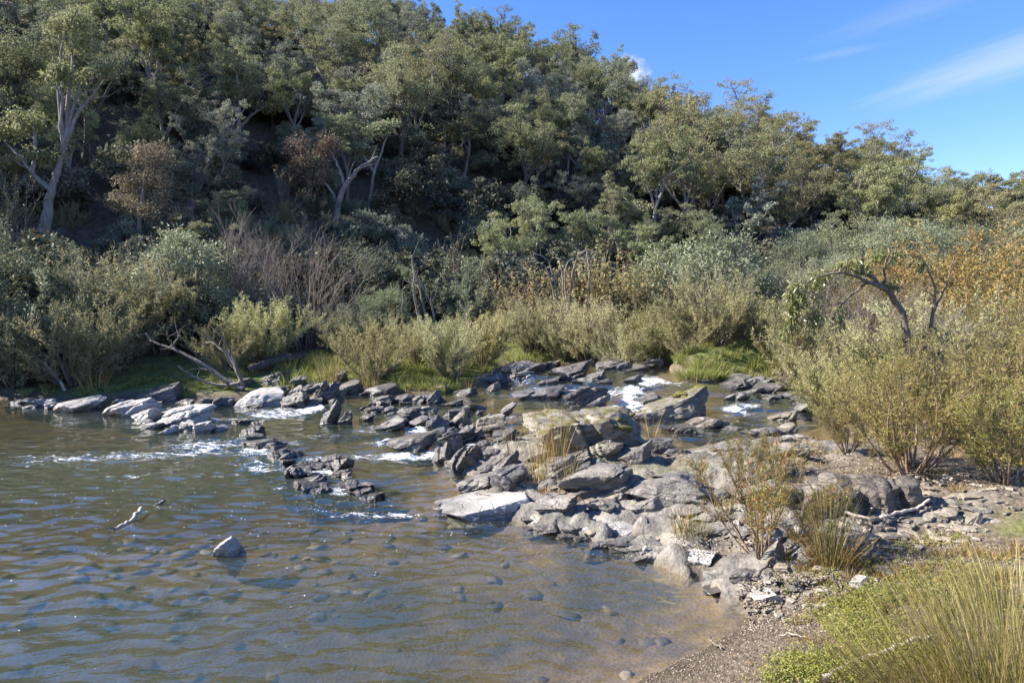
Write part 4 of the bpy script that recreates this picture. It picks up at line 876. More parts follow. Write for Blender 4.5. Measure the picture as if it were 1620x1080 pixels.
# ------------------------------------------------------------------ single trees drawn limb by limb
def limb_tree(name, label, base, limbs, leafmat, barkmat, clumps, leaf=.12, seed=1, hang=-.4, lw=.5, twigs=True, cat='tree', depth=.35):
    """limbs: lists of (pixel x, pixel y, pixel radius); all at the tree's own distance, limbs spread in depth"""
    rng = np.random.RandomState(seed); Yb = base[1]; s = Yb / FPX; br = []
    o = thing(name, label, cat, base)
    for lb in limbs:
        pts = np.array([PY(q[0], q[1], Yb) for q in lb]) - np.array(base)
        n = len(pts); wob = rng.uniform(-depth, depth) ; pts[:, 1] = np.linspace(0, wob, n) * (pts[:, 2] > .05)
        # smooth
        t = np.linspace(0, n - 1, (n - 1) * 5 + 1); P2 = np.stack([np.interp(t, range(n), pts[:, i]) for i in range(3)], 1)
        for _ in range(4): P2[1:-1] = (P2[:-2] + 2 * P2[1:-1] + P2[2:]) / 4
        P2[1:-1] += rng.normal(size=P2[1:-1].shape) * .012 * s * 60
        rad = np.interp(t, range(n), [q[2] * s for q in lb]); br.append((P2, rad))
        if twigs:
            for j in range(3):
                k = rng.randint(len(P2) // 2, len(P2)); sd = side_dir(rng, P2[k] - P2[k - 1], .8); tb, _ = bend(rng, P2[k], sd, s * rng.uniform(15, 45), 4, .2, .04)
                br.append((tb, np.linspace(max(rad[k] * .4, .004), .003, len(tb))))
    V, Q = tubes(br, 7); parts = [('trunk', V, Q, barkmat)]
    A, D = [], []
    for cx, cy, rx, ry, n in clumps:
        c = PY(cx, cy, Yb) - np.array(base); rx, ry = rx * s, ry * s
        sub = c + norm(rng.normal(size=(9, 3))) * np.array([rx, rx * .7, ry]) * .72 * rng.rand(9, 1) ** .4
        u = norm(rng.normal(size=(n, 3))) * rng.uniform(.3, 1, (n, 1)); q = sub[rng.randint(0, 9, n)] + u * np.array([rx, rx * .8, ry]) * .45
        A.append(q); D.append(norm(u * .5 + np.array([0, 0, hang]) + rng.normal(size=(n, 3)) * .5))
    if A:
        LV, LQ = leaf_quads(rng, np.concatenate(A), np.concatenate(D), leaf, leaf * lw); parts.append(('crown', LV, LQ, leafmat))
    plant_obj(o, parts); return o
b = at(72, 400); b[2] -= .3
limb_tree('gum_tree', 'old gum with a stout pale forked trunk and upright slim stems above slate crags', b,
          [[(62, 402, 17), (68, 370, 11), (76, 330, 7), (82, 298, 5.5), (95, 255, 4), (103, 225, 3.2)], [(80, 300, 4.5), (55, 280, 3.6), (35, 255, 2.6), (8, 228, 1.5)], [(52, 275, 4), (55, 235, 3), (48, 190, 2)],
           [(100, 235, 4), (96, 180, 2.6), (92, 120, 1.8)], [(103, 225, 4.5), (105, 170, 3), (108, 90, 2), (110, 50, 1.2)], [(104, 225, 3), (113, 170, 2.4), (120, 130, 1.6)], [(105, 225, 3.4), (118, 180, 2.6), (140, 155, 1.8), (158, 122, 1.2)], [(101, 230, 3), (99, 160, 2), (103, 60, 1.4), (130, 20, .8)]],
          'gum', 'barkgrey', [(70, 240, 40, 26, 900), (98, 118, 42, 26, 1300), (112, 35, 46, 30, 1500), (125, 70, 35, 20, 700), (48, 190, 40, 26, 900), (10, 210, 36, 26, 700), (160, 112, 30, 18, 500)], .12, 3)
b = at(235, 425)
limb_tree('gum_tree', 'tan leaved sapling with a full rounded crown standing at the foot of the slope', b, [[(222, 425, 4.5), (220, 370, 3.6), (228, 310, 2.6), (238, 245, 1.4)], [(221, 370, 2), (200, 330, 1.4), (180, 310, .8)], [(225, 340, 2), (258, 300, 1.4), (270, 275, .8)]],
          'tan', 'barkgrey', [(238, 255, 44, 36, 2200), (222, 300, 46, 34, 2200), (262, 290, 36, 40, 1700), (240, 335, 48, 26, 1200), (190, 310, 28, 26, 800), (285, 335, 30, 20, 500)], .085, 5)
b = at(535, 352)
limb_tree('gum_tree', 'leaning pale gum with rusty dead foliage on the dark slope', b, [[(530, 352, 6), (533, 325, 5), (548, 292, 4), (570, 268, 3), (600, 250, 1.6)], [(546, 295, 3), (535, 260, 2), (520, 235, 1.2)], [(533, 325, 3), (526, 300, 2), (505, 280, 1)]],
          'rust', 'barkpale', [(490, 250, 48, 40, 3600), (520, 232, 36, 24, 1600), (468, 275, 30, 30, 1500), (505, 285, 30, 24, 1200)], .11, 7, hang=-.1, lw=.42)
b = at(362, 228)
limb_tree('gum_tree', 'bent grey gum with bare arching limbs on the upper slope', b, [[(362, 225, 3), (380, 205, 2.6), (400, 185, 2), (425, 168, 1)], [(380, 205, 1.8), (376, 180, 1.2), (384, 160, .7)]], 'gum', 'barkpale', [(384, 150, 34, 18, 900), (430, 165, 30, 20, 700)], .12, 9)
for i, (x0, y0, x1, y1, x2, y2, lab) in enumerate((
        (585, 330, 590, 270, 612, 215, 'slender pale trunk beside a twin on the bare dark slope'), (700, 275, 703, 240, 706, 215, 'short pale trunk in the gap of the hillside canopy'), (735, 285, 742, 240, 741, 210, 'straight pale trunk at the edge of the bare slope'),
        (780, 250, 776, 215, 775, 190, 'thin grey trunk under a hanging crown'), (905, 300, 912, 262, 925, 235, 'dark leaning trunk under the pale domed crown'), (985, 400, 992, 370, 1002, 345, 'grey trunk at the foot of the wooded slope above the golden shrubs'), (1130, 330, 1140, 300, 1155, 270, 'slim grey trunk below the green domed crowns'))):
    b = at(x0, y0)
    limb_tree('gum_tree', lab, b, [[(x0, y0, 3), (x1, y1, 2.2), (x2, y2, 1.3)], [(x1, y1, 1.6), (x1 + (18 if i % 2 else -16), y1 - 26, .9)]], 'gum', 'barkpale', [(x2, y2 - 12, 34, 20, 1100), (x1 + (18 if i % 2 else -16), y1 - 34, 24, 15, 600)], .15, 20 + i)
# skyline accents with open crowns
for px, py, k, s, lab in ((790, 92, 4, .95, 'open crowned gum standing above the ridge line'), (905, 120, 4, .85, 'gum with separate leaf tufts on the ridge beside the small cloud'), (1175, 245, 2, .75, 'olive gum leaning out from the falling ridge'),
                          (1395, 330, 2, 1.05, 'broad golden topped gum dome on the low end of the ridge'), (1330, 320, 6, .9, 'olive gum beside the broad golden dome'), (1510, 352, 4, .8, 'thin open gum at the end of the ridge'), (1598, 375, 1, .8, 'small gum past the end of the ridge'), (640, 60, 4, .9, 'tall gum on the ridge where the sky first opens')):
    a0 = math.atan((px - 810) / FPX); r0 = float(np.interp(math.degrees(a0), _az, _rg)) - 3; q = (r0 * math.sin(a0), r0 * math.cos(a0)); zg = gz(*q)
    s = min(.95, (room(*q) + .6) / (GUMS[k][2] * 1.06)); gum(k, (q[0], q[1], zg - .1), px * .37, s, lab, 'gums along the skyline')

# ------------------------------------------------------------------ shrubs of the far bank and the side valley
def shrub(key, make, px, py, hpx, label, name='shrub', cat='shrub', Hm=1.0, rotz=None, group=None, back=0.0):
    q = at(px, py); q[1] += back; q[0] += back * (px - 810) / FPX
    if back: q[2] = gz(q[0], q[1])
    s = hpx * q[1] / FPX / Hm
    return place(key, make, name, label, cat, q, rotz if rotz is not None else px * .71, s, group)
mk = {
 'fanA': lambda: fan_parts(501, 1.0, 1.15, 'fan', 'twig', 26, 11, 62, .038, .0075),
 'fanB': lambda: fan_parts(502, 1.0, .95, 'fan', 'twigred', 22, 11, 60, .038, .0075, .05),
 'fanC': lambda: fan_parts(503, 1.0, 1.4, 'fan', 'deadgrey', 26, 11, 46, .036, .007, .03),
 'wat': lambda: fan_parts(511, 1.0, 1.35, 'wattle', 'barkdark', 26, 11, 30, .027, .0095, .03, .7, thick=.012, bare=.15, third=2),
 'watB': lambda: puff_parts(512, 1.0, 1.0, 'wattle', 'barkdark', 13000, .027, .0095, 60, .04),
 'lw': lambda: puff_parts(513, 1.0, .75, 'lightwattle', 'barkgrey', 6500, .030, .012, 44, .10),
 'dead': lambda: fan_parts(521, 1.0, .8, None, 'deadgrey', 26, 12, 0, curve=.03, thick=.008, bare=.2, third=4),
 'deadB': lambda: fan_parts(522, 1.0, .5, None, 'deadgrey', 16, 12, 0, curve=.05, thick=.008, bare=.2, third=4),
 'orange': lambda: fan_parts(531, 1.0, 1.2, 'orange', 'twigred', 20, 9, 16, .05, .026, .04, .75),
 'gold': lambda: fan_parts(532, 1.0, 1.2, 'gold', 'twigred', 20, 9, 16, .045, .02, .04, .75),
 'olive': lambda: fan_parts(541, 1.0, 1.25, 'olive', 'twigred', 18, 11, 20, .036, .006, .06, .55, thick=.014, third=2),
 'oliveB': lambda: fan_parts(542, 1.0, 1.0, 'olive', 'twigred', 16, 11, 20, .036, .006, .07, .55, thick=.014, third=2),
 'orangeL': lambda: fan_parts(533, 1.0, 1.2, 'orange', 'twigred', 26, 11, 20, .022, .011, .04, .75, thick=.008, third=2),
 'goldL': lambda: fan_parts(534, 1.0, 1.2, 'gold', 'twigred', 26, 11, 20, .020, .009, .04, .75, thick=.008, third=2),
 'watL': lambda: puff_parts(514, 1.0, 1.15, 'wattle', 'barkdark', 26000, .017, .007, 80, .02),
 'watM': lambda: puff_parts(515, 1.0, .95, 'lightwattle', 'barkdark', 22000, .016, .0065, 60, .05),
 'front': lambda: fan_parts(551, 1.0, 1.05, 'front', 'twigred', 15, 9, 24, .036, .0055, .05, .5, thick=.010, third=1, bare=.4),
}
def S(kind, px, py, hpx, label, **k): return shrub(kind, mk[kind], px, py, hpx, label, **k)
S('wat', 25, 618, 215, 'large blue grey wattle overhanging the pool', back=.4); S('fanC', 120, 612, 165, 'spreading feathery shrub beside the mossy bank of the still pool', back=.3); S('watB', -45, 620, 270, 'tall wattle half out of sight beyond the still pool', back=.8)
S('wat', 75, 560, 170, 'grey wattle behind the one overhanging the pool', back=1.0); S('wat', 190, 560, 150, 'low dark wattle beneath the yellow green tea tree', back=.3)
S('fanB', 205, 575, 168, 'yellow green tea tree between two wattles', back=.5); S('fanA', 170, 590, 120, 'small tea tree leaning over the mossy bank'); S('fanB', 250, 560, 120, 'feathery tea tree in front of the light green wattle')
S('lw', 290, 560, 205, 'light green feathery wattle standing above its neighbours', back=.8); S('watB', 330, 560, 130, 'dim wattle under the light green one', back=.4)
S('fanA', 418, 575, 118, 'upright olive tea tree beside the grey dead thicket', rotz=1.0); S('fanC', 360, 585, 90, 'thin tea tree behind the fallen branches')
S('deadB', 385, 560, 225, 'narrow column of bare grey twigs', name='dead_shrub', back=1.0); S('dead', 485, 560, 215, 'big bare grey brown thicket on the far bank', name='dead_shrub', back=.8); S('deadB', 440, 555, 170, 'smaller bare thicket beside the big one', name='dead_shrub', back=1.2)
S('dead', 15, 470, 130, 'tangle of bare twigs above the wattles', name='dead_shrub', back=.5); S('deadB', 545, 565, 90, 'sparse bare twigs beside the big thicket', name='dead_shrub', back=.5)
S('watB', 577, 540, 165, 'blue grey wattle tower behind the tea trees', back=1.5); S('wat', 662, 545, 150, 'round blue grey wattle dome in shade', back=1.8); S('watB', 610, 550, 100, 'small blue wattle at the foot of the tower', back=.8); S('wat', 735, 545, 110, 'low shaded wattle behind the round tea tree', back=1.2); S('wat', 545, 560, 90, 'wattle growing against the dead thicket', back=.3)
S('fanC', 588, 600, 120, 'thin grey tea tree standing in the green grass', rotz=.4); S('fanA', 716, 600, 114, 'round sandy green tea tree beside the rapids', rotz=2.2); S('fanA', 760, 590, 100, 'pale tea tree behind the round one', back=.8); S('fanB', 655, 590, 80, 'low tea tree between the grass tussocks', back=.6)
S('fanA', 842, 560, 100, 'tea tree on a small green mound above the dark ledge'); S('fanA', 930, 575, 118, 'full tea tree in front of the golden shrubs', rotz=.9); S('fanB', 890, 570, 66, 'shadowy tea tree overhanging the ledge'); S('fanC', 985, 578, 96, 'dusty grey tea tree above the upper falls', rotz=3.); S('fanA', 1035, 578, 108, 'grey green tea tree at the bend of the river', rotz=4.); S('fanC', 1085, 570, 92, 'spreading twiggy tea tree behind the grassy mound', back=.6); S('fanB', 1125, 570, 130, 'upright tea tree behind the grassy mound', back=.8); S('fanA', 1180, 565, 95, 'dense tea tree at the back of the grassy mound', back=1.0); S('fanC', 1230, 580, 100, 'twiggy tea tree at the end of the grassy mound', back=.6)
S('gold', 925, 560, 140, 'golden leaved shrub behind the full tea tree', back=2.2, name='autumn_shrub'); S('gold', 850, 550, 112, 'dull gold shrub behind the mound tea tree', back=2.5, name='autumn_shrub'); S('gold', 1000, 560, 135, 'yellow brown shrub behind the dusty tea tree', back=2.4, name='autumn_shrub'); S('gold', 1045, 560, 125, 'straw gold shrub at the bend of the river', back=2.8, name='autumn_shrub'); S('gold', 965, 555, 140, 'small golden shrub between two taller ones', back=3.2, name='autumn_shrub')
S('dead', 800, 545, 120, 'brown bare thicket beside the orange shrub', name='dead_shrub', back=2.2); S('dead', 1080, 560, 130, 'bare grey thicket behind the bend', name='dead_shrub', back=3.0); S('dead', 1215, 560, 140, 'grey brown bare thicket behind the grassy mound', name='dead_shrub', back=3.0)
S('lw', 1145, 575, 205, 'pale green sapling rising above the thickets behind the mound', back=2.6, rotz=.5); S('lw', 1062, 560, 165, 'light green sapling between the thickets at the bend', back=3.4)
# side valley on the right: grey wattles, autumn colour
vr = random.Random(11)
for i, (px, Yd, h, kind, lab) in enumerate((
    (1270, 27, 4.0, 'watL', 'tall grey green wattle at the foot of the hill end'), (1340, 30, 4.8, 'watL', 'broad grey wattle mound beside the golden gum'), (1410, 28, 4.6, 'watM', 'wattle with several tops in the side valley'), (1480, 31, 5.0, 'watL', 'grey green wattle above the orange shrubs'), (1560, 29, 4.8, 'watL', 'wide wattle crown over the orange shrubs'), (1640, 31, 5.6, 'watM', 'wattle at the far end of the orange shrubs'), (1310, 22, 2.9, 'watM', 'lower wattle in front of the grey mound'), (1230, 24, 2.8, 'watL', 'dark wattle behind the bare thickets'),
    (1500, 20, 4.0, 'orangeL', 'orange autumn shrub below the wattles'), (1560, 19, 4.1, 'orangeL', 'deep orange autumn shrub beside a paler one'), (1625, 18, 4.0, 'goldL', 'yellow autumn shrub at the end of the row'), (1450, 21, 3.3, 'orangeL', 'russet autumn shrub behind the leaning gum'), (1530, 16, 2.6, 'goldL', 'low golden shrub in front of the orange ones'), (1600, 15.5, 3.3, 'orangeL', 'low orange shrub above the olive bushes'), (1400, 19, 2.9, 'goldL', 'dull gold shrub behind the leaning gum'))):
    x = (px - 810) / FPX * Yd; zg = gz(x, Yd)
    place(kind, mk[kind], 'autumn_shrub' if kind in ('orangeL', 'goldL') else 'wattle', lab, 'shrub', (x, Yd, zg), i * 1.3, h)
for i, (px, Yd, h, kind, lab) in enumerate((
    (1290, 13.5, 1.25, 'fanB', 'tea tree at the mouth of the side pool'), (1345, 14, 1.8, 'fanC', 'grey twiggy tea tree behind the leaning gum'), (1400, 13, 1.7, 'fanA', 'sandy tea tree under the leaning gum'), (1330, 11.2, 1.2, 'fanB', 'small tea tree at the water behind the olive bush'), (1470, 13, 2.3, 'fanC', 'brown twiggy tea tree beside the leaning gum'), (1560, 12.5, 1.8, 'oliveB', 'tall olive bush in front of the autumn shrubs'), (1635, 11.5, 1.8, 'olive', 'large olive bush below the orange shrubs'),
    (1490, 11, 1.9, 'dead', 'bare brown twigs among the olive bushes'), (1260, 15.5, 1.9, 'fanC', 'pale tea tree past the end of the mound'), (1375, 16.5, 2.6, 'dead', 'bare thicket in front of the grey wattles'), (1300, 17.5, 2.6, 'dead', 'bare thicket past the grassy mound'))):
    x = (px - 810) / FPX * Yd; zg = gz(x, Yd)
    place(kind, mk[kind], 'dead_shrub' if kind == 'dead' else 'shrub', lab, 'shrub', (x, Yd, zg), i * 2.1 + 1, h)
# olive bottlebrush bushes on the near bank
S('olive', 1440, 745, 215, 'spreading olive bottlebrush bush with a thick gnarled base on the near bank', name='bottlebrush_bush', cat='bush', rotz=.6)
S('oliveB', 1592, 762, 190, 'olive bottlebrush bush on leaf litter beside the gnarled one', name='bottlebrush_bush', cat='bush', rotz=2.0)
S('oliveB', 1500, 700, 205, 'tall olive bottlebrush bush behind the gnarled one', name='bottlebrush_bush', cat='bush', rotz=3.1); S('olive', 1610, 690, 205, 'wide olive bottlebrush bush reaching up to the autumn shrubs', name='bottlebrush_bush', cat='bush', rotz=4.4); S('olive', 1395, 690, 115, 'low olive bottlebrush bush beside the still side pool', name='bottlebrush_bush', cat='bush', rotz=5.2)
S('oliveB', 1340, 715, 90, 'small yellow green bush at the edge of the side pool', name='bottlebrush_bush', cat='bush', rotz=1.2)
S('front', 1205, 880, 200, 'young multi stemmed bottlebrush growing out of the shore ledge', name='bottlebrush_bush', cat='bush', rotz=.3)
S('front', 1170, 765, 95, 'orange tipped low bush on the bedrock', name='bottlebrush_bush', cat='bush', rotz=2.4); S('front', 1228, 755, 82, 'small orange tipped bush behind the young bottlebrush', name='bottlebrush_bush', cat='bush', rotz=4.1); S('front', 1290, 850, 95, 'brown dry low bush beside the tall rushes', name='bottlebrush_bush', cat='bush', rotz=1.8)

# feathery shrubs that clothe the shaded foot of the slope
SL = {'fanC': 'shaded feathery shrub on the steep slope behind the bare thickets', 'wat': 'shaded wattle on the steep slope behind the bare thickets', 'watB': 'low mounded wattle on the steep slope behind the bare thickets'}
fs = []; tries = 0
while len(fs) < 64 and tries < 3000:
    tries += 1
    az = rt.uniform(-37, -2); r = np.interp(az, _az, _ft) - 1.0 + 11 * rt.rand(); x, y = r * math.sin(R(az)), r * math.cos(R(az))
    if any((x - q[0]) ** 2 + (y - q[1]) ** 2 < 1.7 for q in fs): continue
    fs.append((x, y)); kind = ('fanC', 'wat', 'watB')[rt.randint(3)]
    place(kind, mk[kind], 'slope_shrub', SL[kind], 'shrub', (x, y, gz(x, y) - .05), rt.uniform(0, 6.28), rt.uniform(.9, 1.7), 'slope shrubs: ' + SL[kind].split(' on')[0])
# leaning gum with long glossy leaves
b = PY(1446, 640, 10.5); b[2] = gz(b[0], b[1])
limb_tree('gum_tree', 'leaning gum with a dark arching trunk and long shining leaves', b,
          [[(1446, 640, 8), (1438, 560, 6.5), (1428, 500, 5.5), (1405, 462, 4.5), (1370, 445, 3), (1330, 430, 2.2), (1290, 436, 1.5), (1262, 450, 1)], [(1405, 462, 3), (1372, 428, 3.4), (1345, 422, 2.6), (1320, 430, 1.6)], [(1445, 600, 4), (1470, 520, 3), (1476, 470, 2.4), (1462, 430, 1.4), (1448, 408, .8)], [(1474, 500, 2), (1492, 450, 1.4), (1496, 405, .8)], [(1372, 445, 2.4), (1340, 480, 1.6), (1320, 500, 1)], [(1400, 460, 3), (1390, 420, 2), (1400, 395, 1)]],
          'glossy', 'twig', [(1262, 470, 24, 40, 220), (1250, 510, 20, 32, 160), (1300, 440, 34, 18, 130), (1350, 418, 40, 16, 150), (1400, 402, 34, 16, 110), (1290, 500, 18, 36, 90), (1410, 450, 20, 20, 60), (1330, 500, 14, 30, 40), (1455, 415, 20, 12, 50), (1470, 530, 40, 20, 90), (1490, 560, 36, 20, 60)] * 3, .095, 41, hang=-1.0, lw=.22)

# ------------------------------------------------------------------ dead wood
def stick(name, label, pts, mat='drift', cat='driftwood', gnd=True, seed=0):
    """pts: (px, py, radius px, height above ground m)"""
    rng = np.random.RandomState(seed); W = []
    for px, py, r, h in pts:
        q = at(px, py); z = max(q[2], float(zwat(q[:1], q[1:2])[0]) - .02); W.append((q[0], q[1], z + h + r * q[1] / FPX, r * q[1] / FPX))
    W = np.array(W); n = len(W); t = np.linspace(0, n - 1, (n - 1) * 5 + 1); p = np.stack([np.interp(t, range(n), W[:, i]) for i in range(4)], 1)
    for _ in range(2): p[1:-1, :3] = (p[:-2, :3] + 2 * p[1:-1, :3] + p[2:, :3]) / 4
    p[1:-1, :3] += rng.normal(size=(len(p) - 2, 3)) * .006; base = p[0, :3].copy()
    V, Q = tubes([(p[:, :3] - base, p[:, 3] * rng.uniform(.8, 1.15, len(p)))], 8)
    o = link(name, mk_mesh(name, V, Q, smooth=True), M[mat], loc=base); return tag(o, label, cat)
stick('driftwood_branch', 'long bleached branch lying in the grass under the rush tussock', [(1300, 1082, 5, .02), (1345, 1062, 5, .03), (1392, 1048, 4.5, .04), (1440, 1032, 4, .05), (1480, 1020, 3, .05)], seed=1)
stick('driftwood_branch', 'crooked white stick lying along the grooved outcrop', [(1285, 811, 2.5, .03), (1330, 817, 2.8, .03), (1380, 829, 3, .02), (1420, 822, 2.8, .04), (1450, 815, 2.5, .05), (1470, 806, 1.8, .08)], seed=2)
stick('driftwood_branch', 'short weathered stick wedged below the striped stone', [(1190, 922, 3, .0), (1206, 908, 3.4, .03), (1220, 898, 3, .06)], 'deadgrey', seed=3)
stick('driftwood_branch', 'bent wet stick floating in the open pool', [(180, 840, 3.2, .0), (198, 834, 3, .01), (212, 826, 3.2, .02), (224, 814, 3.6, .05)], 'drift', seed=4)
stick('driftwood_branch', 'thin pale stick beside the bushes near the side pool', [(1246, 722, 1.6, .02), (1262, 725, 1.8, .03), (1280, 728, 1.6, .03)], seed=5)
stick('twig', 'thin curved twig on the gravel beach', [(1232, 1010, 1.4, .01), (1250, 1007, 1.4, .015), (1275, 1012, 1, .01)], seed=6)
stick('twig', 'small dark twig at the edge of the water', [(1122, 1018, 1.8, .02), (1132, 1024, 2, .01), (1142, 1029, 1.4, .01)], 'twig', seed=7)
stick('fallen_log', 'dark rotting log on the far bank beside the tall grass', [(390, 596, 6, .05), (420, 588, 8, .05), (455, 578, 8, .06), (485, 574, 6, .05)], 'barkdark', 'log', seed=8)
b = at(385, 618)
limb_tree('fallen_branch', 'fallen dead tree limb with silvery bare twigs on the far bank', b, [[(385, 615, 4.5), (350, 598, 4), (310, 572, 3), (268, 550, 2.2), (232, 543, 1.4), (222, 528, .9)], [(385, 615, 4), (368, 580, 3), (340, 552, 2), (318, 543, 1.2), (300, 545, .8)], [(310, 572, 2), (340, 590, 1.6), (300, 585, 1)], [(368, 580, 2), (355, 545, 1.4), (332, 528, .8)], [(380, 605, 3), (350, 612, 2.4), (310, 598, 1.6), (282, 578, 1)], [(268, 550, 1.4), (285, 535, 1), (292, 520, .6)], [(385, 610, 3), (372, 560, 2), (362, 530, 1), (352, 515, .6)], [(285, 558, 1.4), (275, 535, .8), (285, 520, .5)]], None, 'deadgrey', [], seed=51, cat='dead wood', depth=.7)
b = at(103, 618)
limb_tree('fallen_branch', 'pale dead branch sloping down to the still pool', b, [[(104, 618, 2.6), (85, 595, 2), (60, 572, 1.5), (40, 560, .8)], [(85, 595, 1.4), (78, 570, .8)]], None, 'drift', [], seed=52, cat='dead wood')
b = at(690, 565)
limb_tree('dead_canes', 'bundle of bent bare canes in front of the round blue wattle', b, [[(676, 560, 2.4), (668, 520, 2), (655, 470, 1.6), (650, 405, 1)], [(676, 560, 2), (675, 510, 1.8), (665, 460, 1.4), (655, 425, .8)], [(680, 560, 2), (690, 510, 1.4), (680, 470, 1.2), (660, 440, .8)], [(672, 560, 2), (660, 500, 1.4), (652, 440, .9)], [(640, 530, 1.4), (636, 490, 1), (640, 455, .7)], [(685, 560, 1.4), (688, 500, 1), (672, 450, .7)]], None, 'deadgrey', [], seed=53, cat='dead wood')
b = PY(905, 560, 20.5); b[2] = gz(b[0], b[1])
limb_tree('dead_canes', 'drooping bare grey canes arching over the golden shrubs', b, [[(885, 520, 2), (880, 450, 1.6), (868, 408, 1.2), (845, 402, .8)], [(885, 520, 2), (872, 440, 1.4), (858, 415, 1), (838, 420, .6)], [(900, 520, 2), (905, 430, 1.4), (915, 400, 1), (930, 396, .6)], [(900, 520, 2), (892, 430, 1.4), (900, 410, 1), (920, 410, .6)], [(890, 520, 2), (866, 470, 1.4), (845, 440, 1), (820, 440, .6)], [(930, 520, 2), (935, 420, 1.4), (930, 390, .8)], [(895, 520, 1.6), (890, 420, 1.2), (877, 396, .8)]], None, 'deadgrey', [], seed=54, cat='dead wood', depth=1.0)

# ------------------------------------------------------------------ rushes and grass
def rush(px, py, hpx, label, n=160, mat='rush', spread=.35, lean=(0, 0), width=.006, base=.12, seed=1, arch=-.04):
    q = at(px, py); H = hpx * q[1] / FPX
    o = thing('rush_clump', label, 'rushes', q); V, Q = rush_parts(seed, H, spread, n, mat, width, lean, base, arch); plant_obj(o, [('blades', V, Q, mat)]); return o
rush(1312, 895, 165, 'tall green rush clump with dry stems beside the ribbed stone', 110, 'rush', .26, seed=61, width=.0045, base=.09)
rush(1320, 890, 90, 'skirt of dead straw around the tall rush clump', 130, 'dryrush', .8, seed=62, width=.004, base=.14)
rush(1098, 848, 70, 'short green rushes on the pale ledge', 70, 'rush', .3, seed=63, base=.12, width=.005); rush(1078, 842, 58, 'sparse short rushes with orange tips on the ledge', 36, 'dryrush', .3, seed=64, base=.1, width=.005)
rush(878, 745, 125, 'thin golden rushes in front of the mossy boulder', 60, 'dryrush', .16, seed=65, base=.12, width=.006); rush(850, 760, 110, 'straw coloured rushes at the grassy hollow', 46, 'dryrush', .2, seed=66, base=.10, width=.006); rush(808, 735, 90, 'upright orange brown rushes beside the trickle', 34, 'dryrush', .12, seed=67, base=.05, width=.006); rush(900, 762, 75, 'fine bent rushes below the mossy boulder', 40, 'dryrush', .35, seed=68, base=.08, width=.005)
rush(1030, 700, 60, 'few orange stems behind the mossy boulder', 20, 'dryrush', .4, seed=69, base=.05, width=.006); rush(520, 612, 62, 'straw rushes among the dark rocks below the tall grass', 60, 'dryrush', .25, seed=70, base=.2, width=.012); rush(580, 610, 40, 'yellow rushes on the far bank under the thin tea tree', 60, 'dryrush', .3, seed=71, base=.3, width=.012); rush(150, 615, 50, 'brown rushes on the shaded far bank', 60, 'dryrush', .3, seed=72, base=.25, width=.012)
rush(740, 618, 36, 'brown dry tuft among the dark cluster of rocks', 50, 'dryrush', .4, seed=73, base=.1, width=.01); rush(1345, 800, 80, 'few green rush stems in front of the square block', 24, 'rush', .2, seed=74, base=.1, width=.005)
for i, (px, py, h, n, ln, lab) in enumerate(((1520, 1130, 235, 620, (-.35, .1), 'great leaning tussock of olive brown rushes at the grassy edge'), (1610, 1110, 225, 560, (-.1, .15), 'dense rush tussock beside the great leaning one'), (1440, 1120, 150, 240, (-.6, .0), 'sprawling dry rushes at the foot of the great tussock'), (1570, 1000, 130, 260, (-.1, .1), 'upright rush tussock behind the great one'), (1620, 960, 120, 200, (0, 0), 'slender rush tussock beside the leaf litter'), (1480, 980, 80, 120, (-.2, 0), 'low rush tussock in the light green herbs'))):
    rush(px, py, h, lab, n, 'rush', .55, ln, .0034, .32, seed=80 + i)
def grass_patch(name, label, zones, mat, seed, cat='grass', blade=(.25, .45), width=.01, spread=.5):
    rng = np.random.RandomState(seed); VV, QQ, n0 = [], [], 0
    for px, py, hw, hh, n, hs in zones:
        c = at(px, py); s = c[1] / FPX; t_, b_ = P(px, py - hh, c[2]), P(px, py + hh, c[2]); sy = max(.12, min(1.5, abs(t_[1] - b_[1]) * .5))
        cl = max(3, n // 45)
        for k in range(cl):
            u = rng.normal(size=2) * .5; x, y = c[0] + u[0] * hw * s, c[1] + u[1] * sy
            if sdf(np.array([x]), np.array([y]))[0] > .03: continue
            V, Q = rush_parts(rng.randint(1 << 30), rng.uniform(*blade) * hs, spread, max(10, n // cl), None, width, (rng.normal() * .1, rng.normal() * .1), .12 * max(.4, hs), -.09)
            VV.append(V + np.array([x, y, gz(x, y)])); QQ.append(Q + n0); n0 += len(V)
    o = link(name, mk_mesh(name, np.concatenate(VV), np.concatenate(QQ)), M[mat]); o['kind'] = 'stuff'; o['label'] = label; o['category'] = cat; return o
grass_patch('grass', 'lush green grass along the far bank and on the mounds', [(500, 590, 60, 16, 1500, 1.0), (530, 575, 60, 12, 900, 1.0), (640, 600, 90, 14, 1800, .8), (700, 610, 60, 10, 1100, .8), (600, 595, 70, 14, 900, .9), (770, 590, 40, 10, 700, .8), (680, 578, 80, 8, 900, .9), (840, 560, 70, 8, 1500, .9), (890, 563, 60, 6, 700, .8),
             (1110, 592, 60, 14, 2400, .9), (1165, 582, 80, 10, 1800, .5), (1215, 590, 40, 14, 900, .8), (1090, 600, 40, 8, 900, .8), (1140, 602, 50, 6, 700, .8), (250, 605, 110, 12, 1300, .6), (180, 612, 70, 8, 700, .5), (330, 600, 70, 12, 900, .6), (400, 585, 70, 12, 700, .6), (450, 600, 40, 10, 500, .7), (640, 566, 120, 6, 500, .9), (60, 618, 60, 6, 300, .6), (330, 615, 60, 8, 400, .4)], 'grass', 91, width=.012)
